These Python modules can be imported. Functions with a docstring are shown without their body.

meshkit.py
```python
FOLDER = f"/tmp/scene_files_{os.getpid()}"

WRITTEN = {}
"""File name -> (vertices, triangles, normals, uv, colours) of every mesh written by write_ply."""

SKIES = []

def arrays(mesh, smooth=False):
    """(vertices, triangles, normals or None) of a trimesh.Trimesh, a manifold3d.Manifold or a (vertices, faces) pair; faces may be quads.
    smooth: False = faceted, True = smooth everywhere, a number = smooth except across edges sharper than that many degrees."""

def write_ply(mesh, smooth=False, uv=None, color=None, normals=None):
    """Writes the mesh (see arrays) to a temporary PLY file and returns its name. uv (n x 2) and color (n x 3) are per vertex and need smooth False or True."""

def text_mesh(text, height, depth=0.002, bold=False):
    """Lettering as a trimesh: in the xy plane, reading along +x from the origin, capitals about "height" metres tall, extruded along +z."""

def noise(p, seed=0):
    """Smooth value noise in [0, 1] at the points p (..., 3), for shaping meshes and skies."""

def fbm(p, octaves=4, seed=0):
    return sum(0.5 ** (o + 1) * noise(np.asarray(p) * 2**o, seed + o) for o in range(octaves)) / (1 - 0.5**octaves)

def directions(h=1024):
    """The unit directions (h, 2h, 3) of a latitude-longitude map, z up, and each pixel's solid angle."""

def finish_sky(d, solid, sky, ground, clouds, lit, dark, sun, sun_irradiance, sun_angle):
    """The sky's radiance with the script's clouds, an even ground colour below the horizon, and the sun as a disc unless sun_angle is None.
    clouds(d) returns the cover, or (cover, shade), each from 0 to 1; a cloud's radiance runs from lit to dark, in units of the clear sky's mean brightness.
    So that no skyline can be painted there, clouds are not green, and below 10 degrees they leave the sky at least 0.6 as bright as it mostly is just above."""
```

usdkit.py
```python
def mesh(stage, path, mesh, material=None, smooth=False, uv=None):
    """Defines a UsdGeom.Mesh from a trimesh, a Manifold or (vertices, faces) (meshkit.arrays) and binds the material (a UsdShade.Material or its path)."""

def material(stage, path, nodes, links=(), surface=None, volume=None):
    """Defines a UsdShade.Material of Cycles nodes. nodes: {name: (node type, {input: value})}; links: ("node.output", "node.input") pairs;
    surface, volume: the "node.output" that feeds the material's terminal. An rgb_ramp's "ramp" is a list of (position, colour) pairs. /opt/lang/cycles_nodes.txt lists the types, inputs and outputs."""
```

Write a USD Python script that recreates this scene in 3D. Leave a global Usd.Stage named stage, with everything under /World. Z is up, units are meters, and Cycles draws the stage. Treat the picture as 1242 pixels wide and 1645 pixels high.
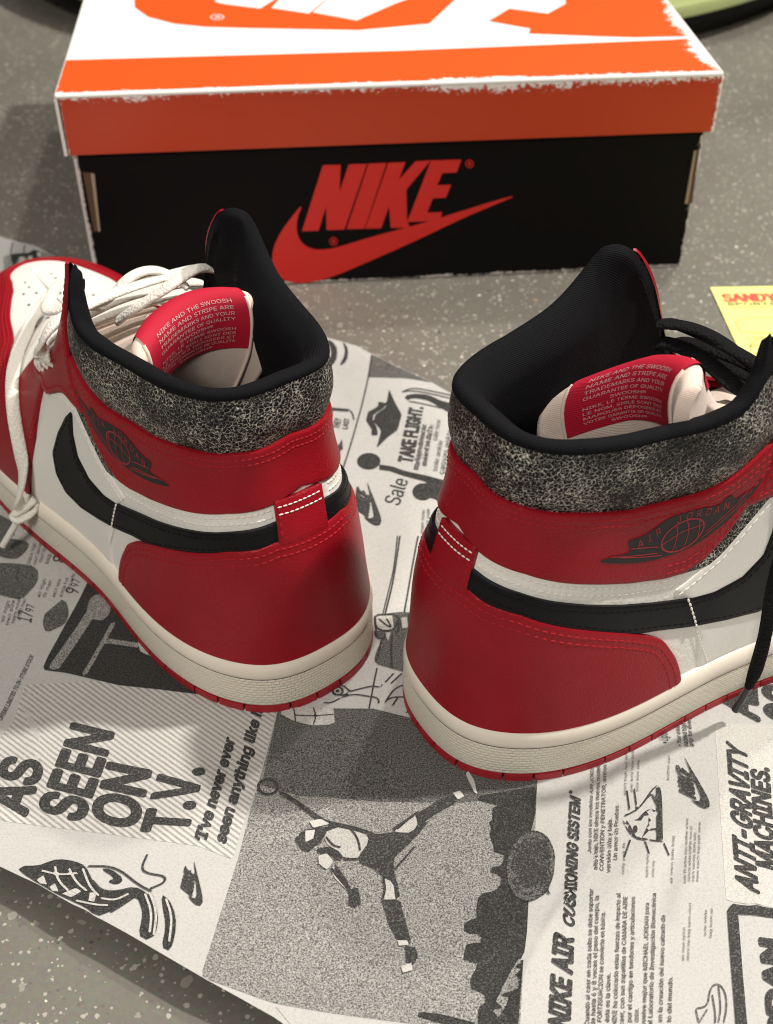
import math, numpy as np, trimesh, shapely, usdkit, meshkit
from shapely.geometry import Polygon, LineString, Point
from scipy.interpolate import RectBivariateSpline, CubicSpline
from scipy.spatial import Delaunay
from pxr import Usd, UsdGeom, UsdLux, UsdShade, Gf, Sdf, Vt

rng = np.random.default_rng(7)
stage = Usd.Stage.CreateInMemory()
UsdGeom.SetStageUpAxis(stage, UsdGeom.Tokens.z)
UsdGeom.SetStageMetersPerUnit(stage, 1.0)
world = UsdGeom.Xform.Define(stage, '/World')
UsdGeom.Scope.Define(stage, '/World/Looks')

# ------------------------------------------------------------------ camera, light, exposure
F_PX, PITCH, CAM_H = 1914.47, 0.7226, 0.345          # focal length in photograph pixels (1242 wide), radians down, metres
cam = UsdGeom.Camera.Define(stage, '/World/camera')
cam.AddTranslateOp().Set(Gf.Vec3d(0, 0, CAM_H))
cam.AddRotateXOp().Set(90 - math.degrees(PITCH))
cam.CreateFocalLengthAttr(50.0)
cam.CreateHorizontalApertureAttr(50.0 * 1242 / F_PX)
cam.CreateVerticalApertureAttr(50.0 * 1645 / F_PX)
cam.CreateClippingRangeAttr(Gf.Vec2f(0.01, 50))
cam.CreateFStopAttr(19.0)
cam.CreateFocusDistanceAttr(0.395)
cam.CreateExposureAttr(0.54)

def aim(prim, pos, target):
    p, t = np.array(pos, float), np.array(target, float)
    z = (p - t) / np.linalg.norm(p - t)
    x = np.cross([0, 1, 0.01], z); x /= np.linalg.norm(x); y = np.cross(z, x)
    m = Gf.Matrix4d(*x, 0, *y, 0, *z, 0, *p, 1)
    prim.AddTransformOp().Set(m)

def spot(name, pos, target, radius, intensity, color=(1, .95, .885)):
    l = UsdLux.DiskLight.Define(stage, '/World/' + name)
    aim(l, pos, target); l.CreateRadiusAttr(radius); l.CreateIntensityAttr(intensity); l.CreateColorAttr(Gf.Vec3f(*color))

def panel_lamp(name, pos, target, w, h, intensity, color=(1, .95, .88)):
    l = UsdLux.RectLight.Define(stage, '/World/' + name)
    aim(l, pos, target); l.CreateWidthAttr(w); l.CreateHeightAttr(h); l.CreateIntensityAttr(intensity); l.CreateColorAttr(Gf.Vec3f(*color))

# shop ceiling: two bright downlights to the right, a farther one ahead, and the broad glow of the ceiling
spot('ceiling_spot_lamp', (1.25, 0.62, 2.0), (0.05, 0.35, 0), 0.05, 1650)
spot('ceiling_spot_lamp_001', (0.75, 1.55, 2.3), (0.05, 0.4, 0), 0.06, 480)
spot('ceiling_spot_lamp_002', (-0.55, -1.25, 1.75), (0, 0.4, 0.05), 0.26, 33)
panel_lamp('ceiling_panel_lamp', (0.1, 0.6, 2.7), (0.1, 0.6, 0), 3.4, 3.4, 0.62)

# ------------------------------------------------------------------ helpers
def tag(prim, label=None, category=None, group=None, kind=None):
    p = prim.GetPrim() if hasattr(prim, 'GetPrim') else prim
    for k, v in (('label', label), ('category', category), ('group', group), ('kind', kind)):
        if v: p.SetCustomDataByKey(k, v)
    return p

_used = {}
def numbered(path):
    n = _used.get(path, 0); _used[path] = n + 1
    return path if n == 0 else f'{path}_{n:03d}'

def thing(name, label=None, category=None, loc=(0, 0, 0), rotz=0.0, group=None, kind=None):
    x = UsdGeom.Xform.Define(stage, numbered('/World/' + name))
    x.AddTranslateOp().Set(Gf.Vec3d(*[float(a) for a in loc])); x.AddRotateZOp().Set(math.degrees(rotz))
    tag(x, label, category, group, kind)
    return x

def obj(name, mesh, material, parent=None, smooth=False, uv=None, label=None, kind=None):
    base = str(parent.GetPath()) if parent is not None else '/World'
    m = usdkit.mesh(stage, numbered(base + '/' + name), mesh, material, smooth=smooth, uv=uv)
    tag(m, label, kind=kind)
    return m

def ray(px, pz=None):
    px = np.atleast_2d(np.asarray(px, float))
    f = np.array([0, math.cos(PITCH), -math.sin(PITCH)]); u = np.array([0, math.sin(PITCH), math.cos(PITCH)])
    return f + np.outer((px[:, 0] - 621) / F_PX, [1, 0, 0]) - np.outer((px[:, 1] - 822.5) / F_PX, u)

def ground(px, z=0.0):
    d = ray(px); t = (np.asarray(z) - CAM_H) / d[:, 2]
    return np.array([0, 0, CAM_H]) + d * np.reshape(t, (-1, 1))

def zoomed(pts, ox, oy, s):
    return np.asarray(pts, float) / s + [ox, oy]

def strip_faces(n, m, closed_u=False, closed_v=False):
    """quads of an n x m grid of points"""
    i = np.arange(n if closed_u else n - 1); j = np.arange(m if closed_v else m - 1)
    I, J = np.meshgrid(i, j, indexing='ij')
    a = I * m + J; b = ((I + 1) % n) * m + J; c = ((I + 1) % n) * m + (J + 1) % m; d = I * m + (J + 1) % m
    return np.stack([a, b, c, d], -1).reshape(-1, 4)

def rounded_box(lo, hi, r=0.0015):
    import manifold3d as m3
    lo, hi = np.array(lo, float), np.array(hi, float)
    r = min(r, (hi - lo).min() / 2.02)
    s = m3.Manifold.sphere(r, 12)
    parts = [s.translate([x, y, z]) for x in (lo[0] + r, hi[0] - r) for y in (lo[1] + r, hi[1] - r) for z in (lo[2] + r, hi[2] - r)]
    return m3.Manifold.batch_hull(parts)

def triangulate(poly, step, inset=0.0):
    """points and triangles of a polygon: dense boundary, an optional inset ring, an interior grid. returns pts, tris, boundary index loops, distance to the boundary"""
    poly = poly.buffer(0)
    if poly.geom_type != 'Polygon': poly = max(poly.geoms, key=lambda g: g.area)
    loops, pts = [], []
    def dense(ring):
        ring = LineString(ring.coords); n = max(8, int(ring.length / (step * .6)))
        return np.array([ring.interpolate(i / n, normalized=True).coords[0] for i in range(n)])
    n0 = 0
    for ring in [poly.exterior, *poly.interiors]:
        p = dense(ring); loops.append(np.arange(n0, n0 + len(p))); pts.append(p); n0 += len(p)
    if inset:
        inner = poly.buffer(-inset)
        for g in getattr(inner, 'geoms', [inner]):
            if g.is_empty: continue
            for ring in [g.exterior, *g.interiors]:
                pts.append(dense(ring))
    x0, y0, x1, y1 = poly.bounds
    gx, gy = np.meshgrid(np.arange(x0, x1, step), np.arange(y0, y1, step * .87), indexing='ij')
    gx = gx + (np.arange(gx.shape[1]) % 2) * step / 2
    g = np.stack([gx.ravel(), gy.ravel()], 1)
    core = poly.buffer(-(inset + step * .45))
    if not core.is_empty: pts.append(g[shapely.contains_xy(core, g[:, 0], g[:, 1])])
    P = np.concatenate(pts)
    D = Delaunay(P)
    T = D.simplices; c = P[T].mean(1)
    T = T[shapely.contains_xy(poly, c[:, 0], c[:, 1])]
    a = P[T[:, 1]] - P[T[:, 0]]; b = P[T[:, 2]] - P[T[:, 0]]
    area = a[:, 0] * b[:, 1] - a[:, 1] * b[:, 0]
    T = T[np.abs(area) > 1e-14]; area = area[np.abs(area) > 1e-14]
    T[area < 0] = T[area < 0][:, ::-1]
    dist = shapely.distance(shapely.points(P), poly.boundary)
    return P, T, loops, dist

def chaikin(p, n=2, closed=True):
    p = np.asarray(p, float)
    for _ in range(n):
        q = np.roll(p, -1, 0) if closed else p[1:]
        a = p if closed else p[:-1]
        r = np.stack([a * .75 + q * .25, a * .25 + q * .75], 1).reshape(-1, p.shape[1])
        p = r if closed else np.concatenate([p[:1], r, p[-1:]])
    return p

def tube(path, ra, rb=None, n=10, up=(0, 0, 1), cap=True):
    """sweeps an ellipse (half widths ra across, rb along the local up) along a path; ra, rb may vary"""
    P = np.asarray(path, float); k = len(P)
    ra = np.broadcast_to(ra, k); rb = ra if rb is None else np.broadcast_to(rb, k)
    t = np.gradient(P, axis=0); t /= np.linalg.norm(t, axis=1)[:, None] + 1e-12
    up = np.broadcast_to(np.asarray(up, float), (k, 3))
    s = np.cross(t, up); s /= np.linalg.norm(s, axis=1)[:, None] + 1e-9
    for i in range(1, k):                                   # keep the side vector from flipping
        if np.dot(s[i], s[i - 1]) < 0: s[i] = -s[i]
    w = np.cross(s, t)
    a = np.linspace(0, 2 * np.pi, n, endpoint=False)
    V = P[:, None] + s[:, None] * (np.cos(a)[None, :, None] * ra[:, None, None]) + w[:, None] * (np.sin(a)[None, :, None] * rb[:, None, None])
    V = V.reshape(-1, 3); F = strip_faces(k, n, closed_v=True)
    F = np.concatenate([F[:, [0, 1, 2]], F[:, [0, 2, 3]]])
    if cap:
        V = np.concatenate([V, P[:1], P[-1:]]); a0 = np.arange(n); b0 = (a0 + 1) % n
        F = np.concatenate([F, np.stack([np.full(n, k * n), b0, a0], 1), np.stack([np.full(n, k * n + 1), (k - 1) * n + a0, (k - 1) * n + b0], 1)])
    m = trimesh.Trimesh(V, F, process=False); m.fix_normals()
    return m

def spline(pts, n=60):
    pts = np.asarray(pts, float)
    d = np.r_[0, np.cumsum(np.linalg.norm(np.diff(pts, axis=0), axis=1))]
    return CubicSpline(d, pts)(np.linspace(0, d[-1], n))

# ------------------------------------------------------------------ materials
def mat(name, col, rough=.5, spec=.5, var=None, bumps=(), extra=None, col2=None, ramp=None, coat=0, sheen=0, metal=0, sss=0):
    """plain principled material: var=(scale, detail, lo, hi) mixes col and col2 by noise; bumps = list of (kind, scale, strength, distance)"""
    nodes = {'tc': ('texture_coordinate', {}), 'p': ('principled_bsdf', {'base_color': col, 'roughness': rough, 'specular_ior_level': spec, 'coat_weight': coat, 'coat_roughness': .25, 'sheen_weight': sheen, 'metallic': metal})}
    links = []
    if sss:
        nodes['p'][1].update({'subsurface_weight': sss, 'subsurface_scale': .002, 'subsurface_radius': (1, .6, .4)})
    if var:
        nodes['vn'] = ('noise_texture', {'scale': var[0], 'detail': var[1], 'roughness': .6})
        nodes['vr'] = ('rgb_ramp', {'ramp': [(var[2], col), (var[3], col2)]})
        links += [('tc.object', 'vn.vector'), ('vn.fac', 'vr.fac'), ('vr.color', 'p.base_color')]
    last = None
    for i, (kind, scale, strength, dist) in enumerate(bumps):
        b, n = f'b{i}', f'bn{i}'
        if kind == 'noise': nodes[n] = ('noise_texture', {'scale': scale, 'detail': 4., 'roughness': .6}); out = n + '.fac'
        elif kind == 'cells': nodes[n] = ('voronoi_texture', {'scale': scale}); out = n + '.distance'
        elif kind == 'creases': nodes[n] = ('voronoi_texture', {'scale': scale, 'feature': 'distance_to_edge'}); out = n + '.distance'
        elif kind == 'weave':
            nodes[n] = ('wave_texture', {'scale': scale, 'distortion': .6, 'detail': 1., 'bands_direction': 'diagonal'}); out = n + '.fac'
        nodes[b] = ('bump', {'strength': strength, 'distance': dist})
        links += [('tc.object', n + '.vector'), (out, b + '.height')]
        if last: links.append((last + '.normal', b + '.normal'))
        last = b
    if last: links.append((last + '.normal', 'p.normal'))
    return usdkit.material(stage, '/World/Looks/' + name, nodes, links, surface='p.BSDF')

RED = (.30, .006, .014)
M = {}
M['red'] = mat('red_leather', RED, .42, .26, var=(60, 3, .3, .75), col2=(.255, .005, .011), bumps=[('creases', 750, .38, .0005), ('noise', 70, .16, .0014), ('noise', 1400, .25, .0003)])
M['red_edge'] = mat('red_cut_edge', (.50, .03, .03), .6, .3, bumps=[('noise', 2500, .2, .0004)])
M['white'] = mat('white_leather', (.79, .77, .715), .45, .45, var=(40, 3, .35, .75), col2=(.76, .735, .675), bumps=[('creases', 420, .28, .0009), ('noise', 500, .25, .0005)])
M['whiteflat'] = mat('smooth_white_leather', (.80, .78, .725), .42, .45, bumps=[('creases', 1100, .12, .0005), ('noise', 120, .12, .0006)])
M['black'] = mat('black_leather', (.006, .006, .007), .48, .20, bumps=[('creases', 1000, .12, .0005), ('noise', 150, .12, .0006)])
M['lining'] = mat('black_textile', (.0055, .0055, .007), .85, .12, bumps=[('weave', 620, .42, .0004), ('noise', 2200, .35, .0004), ('noise', 60, .25, .0025)])
M['cream_textile'] = mat('cream_textile', (.74, .60, .51), .8, .3, bumps=[('weave', 800, .2, .0003), ('noise', 120, .25, .0012), ('noise', 900, .2, .0005)], sheen=.1)
M['label'] = mat('red_woven_label', (.46, .008, .030), .7, .3, bumps=[('weave', 900, .3, .0003)])
M['thread_white'] = mat('label_thread', (.62, .40, .40), .7, .3)
M['red_thread'] = mat('red_thread', (.34, .011, .017), .6, .2)
M['white_thread'] = mat('white_thread', (.78, .74, .68), .6, .4)
M['black_thread'] = mat('black_thread', (.006, .006, .006), .7, .1)
M['sole_red'] = mat('red_rubber', (.34, .014, .022), .55, .4, bumps=[('noise', 900, .25, .0005)])
M['sole_core'] = mat('dark_red_rubber', (.10, .006, .008), .7, .3)
M['lace_white'] = mat('white_cotton_lace', (.78, .74, .66), .85, .25, bumps=[('cells', 900, .5, .0007), ('noise', 1500, .4, .0005)], sheen=.2)
M['lace_black'] = mat('black_cotton_lace', (.005, .005, .0055), .8, .12, bumps=[('cells', 900, .7, .0008), ('noise', 1500, .4, .0005)])
M['aglet_white'] = mat('clear_white_plastic', (.70, .67, .60), .25, .5)
M['aglet_black'] = mat('black_plastic', (.02, .02, .022), .2, .5)
M['hole'] = mat('punched_hole', (.10, .085, .07), .9, .1)
M['insole'] = mat('insole_board', (.18, .012, .016), .8, .2)
M['emblem_black'] = mat('debossed_black_ink', (.018, .015, .016), .5, .35, bumps=[('noise', 900, .2, .0004)])
M['emblem_red'] = mat('emblem_red', (.36, .016, .024), .45, .4)
M['ink'] = mat('newsprint_ink', (.035, .034, .033), .8, .2, var=(1700, 2, .50, .80), col2=(.20, .195, .185))
M['ink_thin'] = mat('fine_print_ink', (.075, .072, .068), .8, .2, var=(1500, 2, .45, .8), col2=(.30, .29, .27))

def halftone(name, dark, light, scale, lo, hi, stripes=None):
    nodes = {'tc': ('texture_coordinate', {}), 'n': ('noise_texture', {'scale': scale, 'detail': 3., 'roughness': .75}),
             'r': ('rgb_ramp', {'ramp': [(lo, dark), (hi, light)]}), 'p': ('principled_bsdf', {'roughness': .8, 'specular_ior_level': .2})}
    links = [('tc.object', 'n.vector'), ('r.color', 'p.base_color')]
    nodes.update({'wn': ('noise_texture', {'scale': 30., 'detail': 2.}), 'wm': ('mix_vector', {'fac': .012}), 'cr': ('voronoi_texture', {'scale': 26., 'feature': 'f1'}), 'cr2': ('voronoi_texture', {'scale': 75., 'feature': 'f1'}),
                  'cb': ('bump', {'strength': .30, 'distance': .006}), 'cb2': ('bump', {'strength': .16, 'distance': .0022})})
    links += [('tc.object', 'wn.vector'), ('tc.object', 'wm.a'), ('wn.color', 'wm.b'), ('wm.result', 'cr.vector'), ('wm.result', 'cr2.vector'), ('cr.distance', 'cb.height'), ('cr2.distance', 'cb2.height'), ('cb.normal', 'cb2.normal'), ('cb2.normal', 'p.normal')]
    if stripes:
        nodes['rot'] = ('vector_rotate', {'rotate_type': 'z_axis', 'angle': stripes[1]})
        nodes['w'] = ('wave_texture', {'scale': stripes[0], 'distortion': .5, 'detail': 1., 'detail_scale': 1., 'bands_direction': 'x'})
        nodes['a'] = ('mix_float', {'fac': stripes[2]})
        links += [('tc.object', 'rot.vector'), ('rot.vector', 'w.vector'), ('n.fac', 'a.a'), ('w.fac', 'a.b'), ('a.result', 'r.fac')]
    else:
        links.append(('n.fac', 'r.fac'))
    return usdkit.material(stage, '/World/Looks/' + name, nodes, links, surface='p.BSDF')

PAPER = (.60, .585, .545)
M['paper'] = halftone('newsprint_paper', (.35, .345, .325), (.475, .468, .442), 1500, .25, .55)
M['tone_mid'] = halftone('halftone_mid', (.055, .054, .05), (.46, .45, .42), 1900, .38, .66)
M['tone_dark'] = halftone('halftone_dark', (.03, .03, .028), (.30, .295, .275), 1900, .42, .74)
M['tone_black'] = halftone('halftone_black', (.022, .022, .021), (.16, .155, .145), 1900, .48, .80)
M['tone_light'] = halftone('halftone_light', (.22, .215, .205), (.54, .525, .485), 1900, .30, .58)
M['tone_pale'] = halftone('halftone_pale', (.34, .33, .31), (.56, .545, .505), 1900, .30, .58)
M['tone_stripe'] = halftone('halftone_stripes', (.22, .215, .205), (.56, .54, .50), 1900, .22, .62, stripes=(175, 2.24, .40))

def cracked():
    nodes = {'tc': ('texture_coordinate', {}), 'dn': ('noise_texture', {'scale': 500., 'detail': 2.}), 'dm': ('mix_vector', {'fac': .0022}),
             'v': ('voronoi_texture', {'scale': 740., 'feature': 'distance_to_edge'}), 'big': ('noise_texture', {'scale': 70., 'detail': 3.}), 'fine': ('noise_texture', {'scale': 1500., 'detail': 2.}),
             'th': ('math', {'math_type': 'multiply_add', 'value2': .32, 'value3': -.108}), 'sub': ('math', {'math_type': 'subtract'}), 'sc': ('math', {'math_type': 'multiply_add', 'value2': 11., 'value3': .5, 'use_clamp': True}),
             'fm': ('math', {'math_type': 'multiply_add', 'value2': 3.2, 'value3': -1.05, 'use_clamp': True}), 'mul': ('math', {'math_type': 'multiply', 'use_clamp': True}),
             'c': ('mix_color', {'a': (.008, .0075, .0075), 'b': (.74, .70, .60)}), 'b': ('bump', {'strength': .9, 'distance': .0012}),
             'p': ('principled_bsdf', {'roughness': .5, 'specular_ior_level': .3})}
    links = [('tc.object', 'dn.vector'), ('tc.object', 'dm.a'), ('dn.color', 'dm.b'), ('dm.result', 'v.vector'), ('tc.object', 'big.vector'), ('tc.object', 'fine.vector'),
             ('big.fac', 'th.value1'), ('th.result', 'sub.value1') if False else ('th.value', 'sub.value1'), ('v.distance', 'sub.value2'), ('sub.value', 'sc.value1'),
             ('fine.fac', 'fm.value1'), ('sc.value', 'mul.value1'), ('fm.value', 'mul.value2'), ('mul.value', 'c.fac'), ('c.result', 'p.base_color'), ('v.distance', 'b.height'), ('b.normal', 'p.normal')]
    return usdkit.material(stage, '/World/Looks/cracked_black_leather', nodes, links, surface='p.BSDF')
M['cracked'] = cracked()

def midsole_mat():
    nodes = {'tc': ('texture_coordinate', {}), 'm': ('mapping', {'scale': (1, 1, 1)}), 'br': ('brick_texture', {'scale': 1., 'brick_width': 2.5, 'row_height': 1.35, 'mortar_size': .34, 'mortar_smooth': .6, 'color1': (1, 1, 1), 'color2': (.8, .8, .8), 'mortar': (0, 0, 0)}),
             'b': ('bump', {'strength': .65, 'distance': .0011}), 'n': ('noise_texture', {'scale': 25., 'detail': 3.}), 'r': ('rgb_ramp', {'ramp': [(.3, (.82, .745, .625)), (.7, (.78, .70, .575))]}),
             'p': ('principled_bsdf', {'roughness': .5, 'specular_ior_level': .4, 'subsurface_weight': .15, 'subsurface_scale': .002})}
    links = [('tc.UV', 'br.vector'), ('br.color', 'b.height'), ('b.normal', 'p.normal'), ('tc.object', 'n.vector'), ('n.fac', 'r.fac'), ('r.color', 'p.base_color')]
    return usdkit.material(stage, '/World/Looks/textured_cream_rubber', nodes, links, surface='p.BSDF')
M['midsole'] = midsole_mat()
M['rim'] = mat('smooth_cream_rubber', (.83, .76, .65), .40, .40, var=(25, 3, .3, .7), col2=(.80, .72, .605))

def floor_mat():
    nodes = {'tc': ('texture_coordinate', {}), 'big': ('noise_texture', {'scale': 6., 'detail': 5.}), 'r0': ('rgb_ramp', {'ramp': [(.3, (.125, .117, .098)), (.7, (.180, .170, .142))]}),
             'g': ('noise_texture', {'scale': 600., 'detail': 4., 'roughness': .7}), 'gm': ('mix_color', {'blend_type': 'overlay', 'fac': .35})}
    links = [('tc.object', 'big.vector'), ('big.fac', 'r0.fac'), ('tc.object', 'g.vector'), ('r0.color', 'gm.a'), ('g.color', 'gm.b')]
    last = 'gm.result'
    chips = [(150., .17, (.60, .56, .48), .80), (250., .22, (.55, .52, .45), .68), (170., .16, (.05, .047, .042), .80), (120., .14, (.45, .27, .14), .93), (330., .34, (.36, .34, .29), .54), (520., .36, (.36, .34, .29), .5), (210., .2, (.09, .085, .075), .72), (430., .3, (.12, .11, .095), .60), (140., .3, (.26, .245, .21), .5)]
    for i, (sc, rad, col, thr) in enumerate(chips):
        nodes[f'dn{i}'] = ('noise_texture', {'scale': sc * 2.5, 'detail': 1.}); nodes[f'dm{i}'] = ('mix_vector', {'fac': .35 / sc})
        nodes[f'v{i}'] = ('voronoi_texture', {'scale': sc, 'randomness': 1.}); nodes[f'se{i}'] = ('separate_color', {})
        nodes[f'a{i}'] = ('math', {'math_type': 'greater_than', 'value2': thr})
        nodes[f'sz{i}'] = ('math', {'math_type': 'multiply', 'value2': rad}); nodes[f'd{i}'] = ('math', {'math_type': 'less_than'})
        nodes[f'm{i}'] = ('math', {'math_type': 'multiply'}); nodes[f'x{i}'] = ('mix_color', {'b': col})
        links += [('tc.object', f'dn{i}.vector'), ('tc.object', f'dm{i}.a'), (f'dn{i}.color', f'dm{i}.b'), (f'dm{i}.result', f'v{i}.vector'), (f'v{i}.color', f'se{i}.color'), (f'se{i}.r', f'a{i}.value1'), (f'se{i}.g', f'sz{i}.value1'),
                  (f'v{i}.distance', f'd{i}.value1'), (f'sz{i}.value', f'd{i}.value2'), (f'a{i}.value', f'm{i}.value1'), (f'd{i}.value', f'm{i}.value2'), (f'm{i}.value', f'x{i}.fac'), (last, f'x{i}.a')]
        last = f'x{i}.result'
    nodes['p'] = ('principled_bsdf', {'roughness': .38, 'specular_ior_level': .45})
    links.append((last, 'p.base_color'))
    return usdkit.material(stage, '/World/Looks/terrazzo', nodes, links, surface='p.BSDF')
M['floor'] = floor_mat()

# ------------------------------------------------------------------ floor and the round plinth behind
fl = 3.0
floor = obj('floor', (np.array([[-fl, -1.5, 0], [fl, -1.5, 0], [fl, 4.5, 0], [-fl, 4.5, 0]], float), np.array([[0, 1, 2, 3]])), M['floor'])
tag(floor, 'speckled grey-brown terrazzo shop floor', None, kind='structure')

M['plinth'] = mat('plinth_laminate', (.27, .30, .17), .35, .4, var=(5, 3, .3, .7), col2=(.38, .44, .15))
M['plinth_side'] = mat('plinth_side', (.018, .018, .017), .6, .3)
pl = thing('display_plinth', 'low round green-grey display plinth behind the shoebox, dark under its edge', 'plinth', (.024, 1.312, 0))
prof = [(0, .036), (.424, .036), (.4285, .0345), (.430, .031), (.430, .026), (.424, .024), (0, .024)]
obj('top', trimesh.creation.revolve(np.array(prof)[::-1], sections=160), M['plinth'], pl, smooth=35)
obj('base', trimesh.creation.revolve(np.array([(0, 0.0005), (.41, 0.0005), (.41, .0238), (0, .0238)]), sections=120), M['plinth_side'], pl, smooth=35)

# ------------------------------------------------------------------ shoebox
BX, BY, BYAW, BW, BD, BH, LID, OV = -0.1626, 0.5707, 0.0863, 0.335, 0.25, 0.113, 0.0318, 0.0036

def wear(name, col, worn, edges, rough=.42, scratches=0., spec=.35):
    """printed card: colour col, bare card where noise beats the distance to an edge. edges = (axis, position, direction, reach, bias)"""
    nodes = {'tc': ('texture_coordinate', {}), 's': ('separate_xyz', {}), 'n1': ('noise_texture', {'scale': 15., 'detail': 5., 'roughness': .7}), 'n2': ('noise_texture', {'scale': 420., 'detail': 4., 'roughness': .75}),
             'c': ('mix_color', {'a': col, 'b': worn}), 'p': ('principled_bsdf', {'roughness': rough, 'specular_ior_level': spec})}
    links = [('tc.object', 's.vector'), ('tc.object', 'n1.vector'), ('tc.object', 'n2.vector'), ('c.result', 'p.base_color')]
    last = None
    for i, (ax, pos, sgn, reach, bias) in enumerate(edges):
        nodes[f'd{i}'] = ('math', {'math_type': 'multiply_add', 'value2': sgn, 'value3': -sgn * pos})          # distance from the edge
        nodes[f'a{i}'] = ('math', {'math_type': 'multiply_add', 'value2': reach, 'value3': bias - reach * .5})
        nodes[f'b{i}'] = ('math', {'math_type': 'multiply_add', 'value2': reach * .9})
        nodes[f'e{i}'] = ('math', {'math_type': 'subtract'})
        nodes[f'f{i}'] = ('math', {'math_type': 'multiply_add', 'value2': 900., 'value3': .5, 'use_clamp': True})
        nodes[f'h{i}'] = ('math', {'math_type': 'subtract', 'value2': reach * .45})
        links += [(f's.{ax}', f'd{i}.value1'), ('n1.fac', f'a{i}.value1'), ('n2.fac', f'b{i}.value1'), (f'a{i}.value', f'b{i}.value3'), (f'b{i}.value', f'h{i}.value1'), (f'h{i}.value', f'e{i}.value1'), (f'd{i}.value', f'e{i}.value2'), (f'e{i}.value', f'f{i}.value1')]
        if last:
            nodes[f'x{i}'] = ('math', {'math_type': 'maximum'}); links += [(last, f'x{i}.value1'), (f'f{i}.value', f'x{i}.value2')]; last = f'x{i}.value'
        else: last = f'f{i}.value'
    if scratches:
        nodes['n3'] = ('noise_texture', {'scale': 260., 'detail': 5., 'roughness': .8}); nodes['t3'] = ('math', {'math_type': 'multiply_add', 'value2': 25., 'value3': -25. * scratches, 'use_clamp': True}); nodes['x3'] = ('math', {'math_type': 'maximum'})
        links += [('tc.object', 'n3.vector'), ('n3.fac', 't3.value1'), (last, 'x3.value1'), ('t3.value', 'x3.value2')]; last = 'x3.value'
    links.append((last, 'c.fac'))
    return usdkit.material(stage, '/World/Looks/' + name, nodes, links, surface='p.BSDF')

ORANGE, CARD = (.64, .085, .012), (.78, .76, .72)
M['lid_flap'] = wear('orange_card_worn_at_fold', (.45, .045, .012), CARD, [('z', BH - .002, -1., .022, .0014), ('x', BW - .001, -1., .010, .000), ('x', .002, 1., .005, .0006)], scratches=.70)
M['lid_orange'] = wear('orange_print_on_lid', ORANGE, CARD, [('y', 0., 1., .013, .0016), ('x', BW, -1., .030, .004), ('x', 0., 1., .005, .001)])
M['lid_white'] = wear('white_print_on_lid', (.74, .74, .72), (.60, .30, .22), [('y', .038, 1., .0, -.5)], scratches=.80)
M['base_black'] = wear('black_card_worn_at_edges', (.0055, .005, .005), (.62, .58, .55), [('z', 0., 1., .0070, .0010), ('x', OV, 1., .004, .0016), ('x', BW - OV, -1., .010, .0004)], rough=.6, scratches=.83, spec=.07)
M['card_white'] = mat('bare_white_card', (.60, .56, .53), .7, .3, bumps=[('noise', 400, .3, .0004)])
M['logo_red'] = mat('red_print', (.60, .020, .014), .45, .4)
M['card_brown'] = mat('brown_card', (.10, .062, .035), .8, .2)
M['card_brown_light'] = mat('brown_card_edge', (.34, .27, .20), .8, .2)

box = thing('shoebox', 'worn shoebox with orange and white lid and black base lettered in red', 'shoebox', (BX, BY, .0004), BYAW)

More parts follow.
